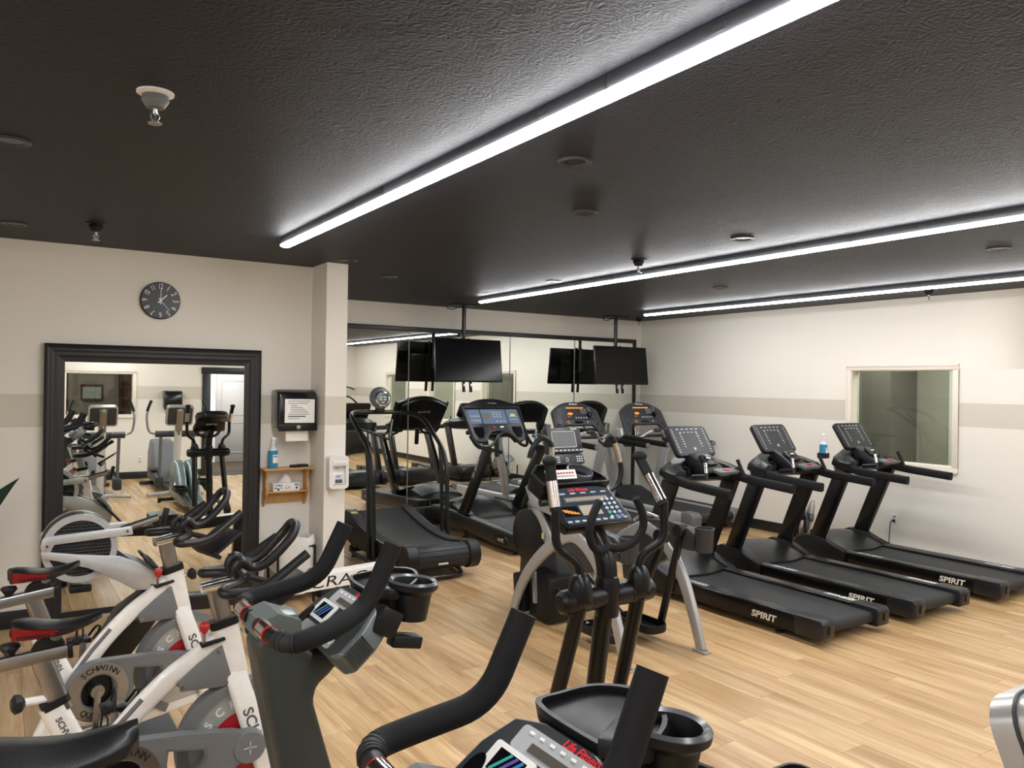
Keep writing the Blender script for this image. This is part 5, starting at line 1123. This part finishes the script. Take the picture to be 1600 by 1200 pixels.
    on4(MB().ring(o4, [(x*.92, y*.9+.007) for x, y in o4], -.02, .012, 'z')).build('tray_rim', BLK, tr)
    CC, CA = (.995, -.128, 1.268), (.08, -.02, 1)
    ch = MB().lathe([(.044, -.10), (.052, -.02), (.056, 0), (.066, .005), (.073, -.002), (.071, -.016), (.062, -.024), (.056, -.03), (.047, -.105)], CC, CA, 32, cap=False).build('cup_holder', BLK, t)
    MB().lathe([(.0562, .0005), (.0655, .0058), (.0725, -.0005)], CC, CA, 32, cap=False).build('cup_rim', mat('satin rim', '#8d8f93', .25, .4), ch)
    MB().lathe([(.0, -.104), (.046, -.103)], CC, CA, 24, cap=False).build('cup_base', BLK, ch)
    MB().prism([(.87, -.09), (.905, -.15), (.945, -.155), (.95, -.10), (.97, -.065), (.95, -.04)], 1.225, 1.262, 'z', bev=.01).build('holder_arm', BLK, t)
    MB().box(.90, -.15, 1.175, .07, .06, .075, ry=.5, bev=.008).build('holder_clamp', BLK, t); MB().box(.955, -.16, 1.115, .09, .05, .035, ry=.2, bev=.006).build('holder_bracket', BLK, t)
    return t
upright_bike((0, 2.165, 0), 'grey upright bike with dark post, console and cup holder, beside the white spin bikes')
upright_bike((-.052, 1.087, 0), 'grey upright bike nearest the camera, cut off by the lower frame edge')

BGREY = mat('spin grey plastic', '#6e7072', .45, bump=.06, bscale=500)
def spin_bike(loc, label, rz=0):
    t = thing('spin_bike', label, 'exercise bike', loc, rz, 'two white spin bikes with red flywheels')
    TX = lambda s_, sz, at, rg, up, m_=None, **k: text(s_, sz, m_ or GINK, t, at, rg, up, **k)
    # frame tubes
    MB().sweep(cr([(.75, 0, .85), (.66, 0, .775), (.54, 0, .695), (.40, 0, .56), (.24, 0, .34), (.10, 0, .07)], 5), rrect(.05, .075, .022, 3), up=(0, 0, 1)).build('main_tube', WHT, t)
    MB().sweep([(.744, 0, .895), (.793, 0, .66)], rrect(.062, .105, .022, 3), up=(1, 0, 0)).build('head_tube', WHT, t)
    for s in (-1, 1): MB().sweep(fil([(.786, s*.01, .70), (.812, s*.045, .60), (.925, s*.047, .24), (.98, s*.047, .06)], .06), rrect(.036, .085, .016, 3), up=(1, 0, 0)).build('fork_leg', WHT, t)
    MB().sweep([(.165, 0, .685), (.36, 0, .26)], rrect(.05, .085, .02, 3), up=(1, 0, 0)).build('seat_tube', WHT, t)
    MB().sweep([(.14, 0, .15), (.93, 0, .22)], rrect(.045, .06, .018, 3), up=(0, 0, 1)).build('lower_tube', WHT, t)
    MB().box(.10, 0, .045, .08, .50, .06, bev=.02).build('rear_stabilizer', WHT, t); MB().box(.985, 0, .045, .08, .46, .06, bev=.02).build('front_stabilizer', WHT, t)
    for x in (.10, .985):
        for s in (-1, 1): MB().lathe([(.03, 0), (.028, .012), (.01, .016), (.01, .03)], (x, s*.2, 0), n=12).build('foot', RUB, t)
    for (x0, z0, x1, z1) in ((.455, .615, .30, .44), (.16, .19, .09, .09)): MB().sweep([(x0, 0, z0+.035), ((x0+x1)/2, 0, (z0+z1)/2+.043), (x1, 0, z1+.035)], rrect(.056, .018, .008, 3), up=(0, 0, 1)).build('sweat_guard', MGR, t)
    for s in (-1, 1):
        g = MB().prism([(.735, .81), (.65, .755), (.575, .695), (.585, .655), (.75, .645), (.775, .67)], s*.024, s*.034, 'y', bev=.004).build('gusset_panel', BGREY, t)
        for x, z in ((.722, .785), (.592, .672), (.755, .66)): MB().lathe([(.006, 0), (.006, .003), (0, .004)], (x, s*.034, z), (0, s, 0), 10).build('screw', STL, g)
    # flywheel with red face
    FC = Vector((.82, 0, .41))
    fw = MB().lathe([(.21, -.02), (.215, -.014), (.215, .014), (.21, .02)], FC, (0, 1, 0), 48).build('flywheel', STL, t)
    for s in (-1, 1):
        MB().lathe([(.205, .0205), (.122, .0215)], FC, (0, s, 0), 48, cap=False).build('flywheel_band', mat('pale steel band', '#b9bab8', .35, .4), fw)
        MB().lathe([(.122, .0215), (.05, .022)], FC, (0, s, 0), 48, cap=False).build('red_face', mat('flywheel red', '#b3202a', .35), fw)
        MB().lathe([(.05, .022), (.05, .03), (0, .031)], FC, (0, s, 0), 24).build('hub', BGREY, fw)
    for k, ch in enumerate('SCHWINN'):
        a = math.radians(145-21*k); rg = (math.sin(a), 0, -math.cos(a)); up = (math.cos(a), 0, math.sin(a))
        text(ch, .045, mat('white print', '#efefef', .5), fw, (FC.x+.158*math.cos(a), -.0228, FC.z+.158*math.sin(a)), rg, up, bold=.001)
    m = MB(); o_ = [(FC.x+.245*math.cos(a), FC.z+.245*math.sin(a)) for a in [math.radians(60+8*k) for k in range(24)]]; i_ = [(FC.x+.205*math.cos(a), FC.z+.205*math.sin(a)) for a in [math.radians(60+8*k) for k in range(24)]]
    m.prism(o_+i_[::-1], -.035, .035, 'y'); m.build('flywheel_fender', BGREY, t)
    # chain case on the right side: ring at the crank and a tapering arm with two openings
    CK = Vector((.378, -.085, .40))
    rk = [(CK.x+.135*math.cos(a), CK.z+.135*math.sin(a)) for a in [2*PI*i/40 for i in range(40)]]; r2 = [(CK.x+.075*math.cos(a), CK.z+.075*math.sin(a)) for a in [2*PI*i/40 for i in range(40)]]
    cc = MB().ring(rk, r2, -.105, -.055, 'y').build('chain_case', BGREY, t)
    MB().ring([(CK.x+.130*math.cos(a), CK.z+.130*math.sin(a)) for a in [2*PI*i/40 for i in range(40)]], [(CK.x+.082*math.cos(a), CK.z+.082*math.sin(a)) for a in [2*PI*i/40 for i in range(40)]], -.108, -.1045, 'y').build('metal_ring', STL, cc)
    MB().lathe([(.075, 0), (.07, -.02), (0, -.02)], (CK.x, -.075, CK.z), (0, -1, 0), 28).build('inner_disc', GLS, cc)
    for st, a0, da in (('SCHWINN', 128, -14), ('QUALITY', -128, 14)):
        for k, ch in enumerate(st):
            a = math.radians(a0+da*k); sg = 1 if da < 0 else -1
            text(ch, .036, INK, cc, (CK.x+.106*math.cos(a), -.1086, CK.z+.106*math.sin(a)), (sg*math.sin(a), 0, -sg*math.cos(a)), (sg*math.cos(a), 0, sg*math.sin(a)), bold=.0006)
    po = [(.40, .535), (.607, .515), (.777, .486), (.85, .455), (.85, .39), (.79, .362), (.68, .305), (.55, .265), (.476, .27), (.46, .32), (.44, .44)]
    pi_ = [(.535, .47), (.59, .458), (.655, .447), (.662, .43), (.662, .41), (.65, .39), (.61, .352), (.57, .325), (.548, .325), (.54, .35), (.53, .42)]
    MB().ring(po, pi_, -.10, -.05, 'y').build('chain_case_arm', BGREY, cc)
    MB().ring([(x*.94+.036, y*.94+.025) for x, y in po], [((x-.59)*1.12+.59, (y-.39)*1.12+.39) for x, y in pi_], -.104, -.098, 'y').build('chain_case_rib', BGREY, cc)
    hub = MB().lathe([(.062, -.05), (.064, -.10), (.058, -.112), (0, -.112)], (.826, 0, .42), (0, 1, 0), 32).build('hub_cap', BGREY, cc)
    MB().box(.826, -.1135, .42, .05, .003, .006).build('cross_mark', LGR, hub); MB().box(.826, -.1135, .42, .006, .003, .05).build('cross_mark', LGR, hub)
    for s in (-1, 1):
        MB().sweep([(.37, s*.115, .405), (.37+s*.01, s*.12, .405+s*.165)], rrect(.028, .014, .004, 2), up=(0, 1, 0)).build('crank_arm', STL, t)
        pz = .405+s*.165
        p_ = MB().box(.37+s*.01, s*.175, pz, .09, .085, .022, bev=.004).build('pedal', BLK, t)
        m = MB(); m.tube(fil([(.43, s*.145, pz), (.47, s*.145, pz+.05), (.47, s*.205, pz+.05), (.43, s*.205, pz)], .03), .006, 8); m.build('toe_cage', GLS, p_)
        MB().tube(cr([(.38, s*.13, pz), (.385, s*.14, pz+.06), (.385, s*.2, pz+.065), (.38, s*.22, pz)], 4), .005, 6).build('toe_strap', RUB, p_)
    MB().lathe([(.03, -.12), (.03, .12)], (.37, 0, .405), (0, 1, 0), 16).build('bottom_bracket', STL, t)
    # seat post, slider, saddle
    MB().sweep([(.13, 0, .86), (.20, 0, .66)], rrect(.042, .068, .012, 3), up=(1, 0, 0)).build('seat_post', STL, t)
    MB().sweep([(.172, 0, .705), (.182, 0, .68)], rrect(.058, .094, .02, 3), up=(1, 0, 0)).build('post_collar', BLK, t)
    sl = MB().sweep([(-.17, 0, .838), (.215, 0, .87)], rrect(.045, .048, .008, 2), up=(0, 0, 1)).build('seat_slider', STL, t)
    MB().sweep([(.212, 0, .8698), (.228, 0, .871)], rrect(.052, .056, .01, 2), up=(0, 0, 1)).build('slider_cap', BLK, sl)
    MB().prism([(.10, .885), (.115, .91), (.15, .935), (.185, .935), (.205, .90), (.20, .885)], -.016, .016, 'y', bev=.004).build('seat_clamp_base', BLK, t)
    k_ = MB().lathe([(.0, .05), (.028, .046), (.034, .036), (.02, .018), (.010, .0)], (.04, 0, .872), n=10).build('slider_knob', BLK, t)
    kb = MB().tube([(.24, -.0, .55), (.115, -.05, .60)], .012, 10)
    MB().tube([(.17, 0, .71), (.08, -.02, .715)], .014, 10).build('height_pin', OFFW, t); MB().lathe([(.014, 0), (.03, .012), (.034, .03), (.02, .04), (0, .04)], (.085, -.02, .715), (-1, -.2, 0), 10).build('height_knob', BLK, t)
    MB().lathe([(.02, -.03), (.02, .03)], (.175, 0, .935), (0, 1, 0), 16).build('seat_clamp', CHR, t); MB().tube([(.175, 0, .915), (.17, 0, .955)], .016, 12).build('seat_stem', CHR, t)
    m = MB(); lp = []; red = []
    for k in range(17):
        s_ = k/16; x = .045+.275*s_
        w = (.075*math.sin(min(1, s_/.28+.35)*PI/2))*(1-s_)**.75+.019*min(1, s_*4); zt = .985+.012*math.cos(PI*2*s_*.8)+.004*s_; d = .052*(1-s_)**.7+.018
        lp.append([(x, w*math.cos(a), zt-.012*math.cos(a)**2-(d*(-math.sin(a)) if math.sin(a) < 0 else 0)) for a in [2*PI*i/20 for i in range(20)]])
    m.loft(lp); sd = m.build('saddle', mat('saddle vinyl', '#0f0f12', .36, bump=.3, bscale=300), t, ang=70)
    for s in (-1, 1):
        A, B = [], []
        for k in range(9):
            s_ = k/16; x = .043+.275*s_; w = (.075*math.sin(min(1, s_/.28+.35)*PI/2))*(1-s_)**.75+.019*min(1, s_*4)
            zt = .985+.012*math.cos(PI*2*s_*.8)+.004*s_; h = .046*(1-s_/.56)**.5
            A.append((x, s*(w+.003), zt-.014)); B.append((x, s*(w*.86+.003), zt-.014-h))
        m = MB(); V1 = [m.b.verts.new(q) for q in A]; V2 = [m.b.verts.new(q) for q in B]
        for k in range(8): m.b.faces.new((V1[k], V1[k+1], V2[k+1], V2[k]))
        bmesh.ops.solidify(m.b, geom=m.b.faces[:], thickness=.004); m.build('red_side', mat('saddle red', '#b8282c', .4), sd)
        if s < 0: text('SCHWINN', .017, INK, sd, (.105, -.0765, .951), (1, -.06, 0), (0, -.25, 1), sx=1.2, bold=.0006)
    # handlebar post and bars
    MB().sweep([(.716, 0, 1.02), (.75, 0, .87)], rrect(.042, .068, .012, 3), up=(1, 0, 0)).build('handlebar_post', STL, t)
    MB().sweep([(.742, 0, .905), (.749, 0, .875)], rrect(.070, .108, .02, 3), up=(1, 0, 0)).build('post_collar', BLK, t)
    MB().sweep([(.66, 0, 1.03), (.80, 0, 1.05)], rrect(.046, .04, .008, 2), up=(0, 0, 1)).build('stem_slider', CHR, t)
    m = MB(); m.tube([(.765, 0, .82), (.82, 0, .845)], .010, 8); m.build('resistance_stem', STL, t)
    MB().lathe([(.007, 0), (.016, .012), (.02, .034), (.015, .042), (0, .043)], (.668, -.03, .862), (0, -.1, 1), 14).build('resistance_knob', REDM, t)
    MB().tube([(.668, -.025, .81), (.668, -.03, .868)], .006, 8).build('knob_stem', STL, t); MB().box(.70, -.02, .825, .09, .05, .012, ry=-.2, bev=.003).build('knob_plate', BLK, t)
    MB().lathe([(.012, 0), (.028, .012), (.03, .03), (.015, .04), (0, .04)], (.83, .0, .84), (1, 0, .2), 10).build('post_knob', BLK, t)
    BAR = mat('bar coating', '#101012', .42, bump=.15, bscale=500)
    for s in (-1, 1):
        MB().tube(fil([(.80, s*.02, 1.06), (.78, s*.10, 1.055), (.70, s*.15, 1.05), (.70, s*.20, 1.045), (.83, s*.215, 1.045), (1.01, s*.20, 1.165)], .075, 7), .0185, 14).build('outer_bar', BAR, t)
        MB().tube(cr([(.80, s*.05, 1.06), (.775, s*.052, 1.10), (.80, s*.054, 1.13), (.84, s*.056, 1.10), (.90, s*.06, 1.12), (.985, s*.058, 1.20), (1.015, s*.035, 1.245), (1.02, 0, 1.25)], 6), .0185, 14).build('aero_bar', BAR, t)
    MB().box(.80, 0, 1.06, .06, .12, .055, bev=.015).build('bar_clamp', BAR, t)
    MB().box(.985, 0, 1.0, .17, .26, .018, ry=-.6, bev=.006).build('tablet_tray', BLK, t); MB().box(.925, 0, .945, .05, .26, .02, ry=.75, bev=.005).build('tray_lip', BLK, t); MB().tube([(.84, 0, 1.05), (.95, 0, 1.01)], .014, 10).build('tray_arm', BLK, t)
    # lettering
    for s in (-1,):
        d = Vector((.115, 0, -.34)).normalized(); text('SCHWINN', .056, mat('slate lettering', '#5c5e60', .5), t, (.872, -.0636, .41), tuple(d), (d.z*-1, 0, d.x), bold=.0015, sx=1.15)
        d = Vector((.195, 0, -.425)).normalized(); text('SCHWINN', .028, mat('slate lettering', '#5c5e60', .5), t, (.215, -.0257, .575), tuple(d), (d.z*-1, 0, d.x), bold=.0008, sx=1.1)
    return t
spin_bike((0, 3.20, 0), 'white spin bike with red flywheel, nearer one beside the grey upright bike')
spin_bike((.005, 4.07, 0), 'white spin bike with red flywheel, farther one beside the rowing machine', math.radians(13))

def rower():
    t = thing('rowing_machine', 'silver air rowing machine with black mesh fan wheel in front of framed mirror', 'rower', (0, 5.39, 0))
    RC_ = Vector((.41, 0, .828)); R0 = .2
    cage = lambda r: [(RC_.x+r*math.cos(a), RC_.z+r*math.sin(a)) for a in [2*PI*i/48 for i in range(48)]]
    SM = mat('rower silver', '#c2c2c3', .35, .35)
    MESH = mat('fan mesh', '#151517', .5)
    for s in (-1, 1):
        MB().ring(cage(R0), cage(R0-.035), s*.06, s*.095, 'y').build('cage_ring', SM, t)
        h = MB().lathe([(R0-.03, .078), (.0, .084)], RC_, (0, s, 0), 40, cap=False).build('mesh_screen', MESH, t)
        m = MB()
        for k in range(-9, 10):
            z = .019*k; w = math.sqrt(max(0, (R0-.035)**2-z*z))
            if w > .02: m.tube([(RC_.x-w, s*.088, RC_.z+z), (RC_.x+w, s*.088, RC_.z+z)], .0035, 5)
        for k in range(-9, 10):
            x = .019*k; w = math.sqrt(max(0, (R0-.035)**2-x*x))
            if w > .02: m.tube([(RC_.x+x-w*.3, s*.089, RC_.z-w), (RC_.x+x+w*.3, s*.089, RC_.z+w)], .0025, 4)
        m.build('mesh_wire', mat('mesh wire', '#37383b', .4), h, kind='stuff')
        # spar pair across the wheel: upper handle cradle and lower main panel
        MB().prism([(.214, .90), (.205, .86), (.212, .82), (.255, .815), (.275, .863), (.693, .887), (.684, .939), (.231, .915)][::-1], s*.095, s*.115, 'y', bev=.008).build('upper_spar', SM, t)
        p = MB().prism([(.206, .83), (.214, .79), (.29, .768), (.451, .71), (.551, .655), (.712, .545), (.868, .54), (.862, .62), (.745, .703), (.621, .764), (.381, .80), (.239, .828)], s*.095, s*.118, 'y', bev=.008).build('side_panel', SM, t)
        for x, z in ((.24, .86), (.66, .912), (.80, .57)): MB().lathe([(.007, 0), (.007, .003), (0, .004)], (x, s*.116, z), (0, s, 0), 10).build('screw', DGR, p)
        f = MB().box(.86, s*.10, .62, .32, .11, .02, ry=.85, bev=.01).build('footrest', BLK, t)
        MB().tube(cr([(.84, s*.05, .66), (.80, s*.06, .70), (.80, s*.14, .70), (.84, s*.15, .66)], 4), .009, 6).build('foot_strap', RUB, f)
        MB().tube([(.46, s*.04, .06), (.80, s*.04, .52)], .028, 10).build('front_leg_brace', BLK, t)
    MB().lathe([(R0-.01, -.075), (R0, -.06), (R0, .06), (R0-.01, .075)], RC_, (0, 1, 0), 48, cap=False).build('cage_drum', MESH, t)
    MB().tube([(.64, 0, .905), (.85, 0, .965)], .022, 12).build('handle_arm', STL, t)
    MB().box(.885, 0, .965, .03, .06, .12, ry=.25, bev=.01).build('handle_hook', BLK, t)
    MB().box(.42, 0, .575, .12, .10, .045, bev=.012).build('bumper', BLK, t)
    MB().prism([(.83, .52), (.90, .42), (.62, .05), (.40, .05), (.62, .42), (.74, .50)], -.085, .085, 'y', bev=.01).build('front_leg', STEELBLK, t)
    MB().box(.48, 0, .03, .08, .56, .05, bev=.015).build('front_foot', BLK, t)
    # seat rail rising to the back, lettered on its side
    r = MB().sweep([(.84, 0, .42), (1.2, 0, .40), (2.45, 0, .46)], rrect(.10, .10, .012, 2), up=(0, 0, 1)).build('seat_rail', STEELBLK, t)
    MB().sweep([(1.55, -.053, .418), (2.45, -.053, .46)], rrect(.006, .105, .002, 1), up=(0, 0, 1)).build('rail_panel', OFFW, r); MB().sweep([(1.55, 0, .471), (2.45, 0, .513)], rrect(.105, .006, .002, 1), up=(0, 0, 1)).build('rail_top', OFFW, r)
    text('CRAC', .105, INK, r, (2.02, -.057, .436), (1, 0, .047), (0, 0, 1), sx=1.5, shear=.15)
    MB().prism([(2.0, .42), (2.12, .425), (2.06, .03), (1.98, .03)], -.04, .04, 'y', bev=.008).build('rear_leg', STEELBLK, t); MB().box(2.03, 0, .03, .08, .45, .05, bev=.015).build('rear_foot', BLK, t)
    m = MB(); m.loft([[(1.32+x, y, z) for x, y in rrect(.24, .30, .07, 4)] for z in (.505, .54, .55)]); m.build('seat', BLK, t); MB().box(1.32, 0, .475, .16, .14, .05, bev=.01).build('seat_carriage', DGR, t)
    MB().tube([(.60, 0, .76), (.78, -.02, .60)], .03, 8).build('strap_guide', BLK, t)
    return t
rower()
m = MB().box(.55, 4.5, .006, .5, .36, .012, bev=.003); tag(m.build('rubber_mat', mat('speckled rubber', '#5b5c5e', .85, scale=260, var=.35, bump=.4, bscale=300)), 'small speckled grey rubber mat under the farther white spin bike', 'mat')
def fan():
    t = thing('floor_fan', 'round wire floor fan between the treadmills and the right wall', 'fan', (7.93, 5.86, 0), math.radians(32))
    c = Vector((0, 0, .34)); ax = Vector((0, 1, .15)).normalized(); FR = .21
    for name, off in (('front_grille', -.07), ('rear_grille', .07)):
        m = MB(); a = ax.orthogonal().normalized(); b = ax.cross(a)
        for r in (.05, .11, .17, FR): m.tube([c+ax*off*(1-.35*(r/FR)**2)+(a*math.cos(q)+b*math.sin(q))*r for q in [2*PI*i/28 for i in range(28)]], .003, 5, closed=True)
        for k in range(14):
            q = 2*PI*k/14; m.tube([c+ax*off*(1-.35*(r/FR)**2)+(a*math.cos(q)+b*math.sin(q))*r for r in (.03, .11, .17, FR)], .0022, 5)
        m.build(name, STL, t, kind='stuff')
    MB().lathe([(.045, -.075), (.05, -.07), (.05, .05), (.07, .06), (.07, .15), (.05, .17)], c, ax, 20).build('motor', BLK, t)
    for k in range(3):
        q = 2*PI*k/3; a = ax.orthogonal().normalized(); b = ax.cross(a); d = a*math.cos(q)+b*math.sin(q); e = ax.cross(d)
        m = MB(); m.loft([[c+d*r+e*w+ax*tw*.5, c+d*r+e*w+ax*(tw*.5+.003), c+d*r-e*w-ax*(tw*.5-.003), c+d*r-e*w-ax*tw*.5] for r, w, tw in ((.04, .03, .05), (.12, .075, .05), (.2, .08, .04), (.215, .06, .03))]); m.build('fan_blade', mat('fan blade', '#8d8f92', .3, .6), t)
    m = MB().tube(fil([(-.25, 0, .34), (-.25, 0, .03), (-.18, -.12, .015), (.18, -.12, .015), (.25, 0, .03), (.25, 0, .34)], .05), .013, 10); m.build('stand', BLK, t)
    MB().tube(fil([(-.25, 0, .03), (-.18, .14, .015), (.18, .14, .015), (.25, 0, .03)], .05), .013, 10).build('stand_rear', BLK, t)
fan()
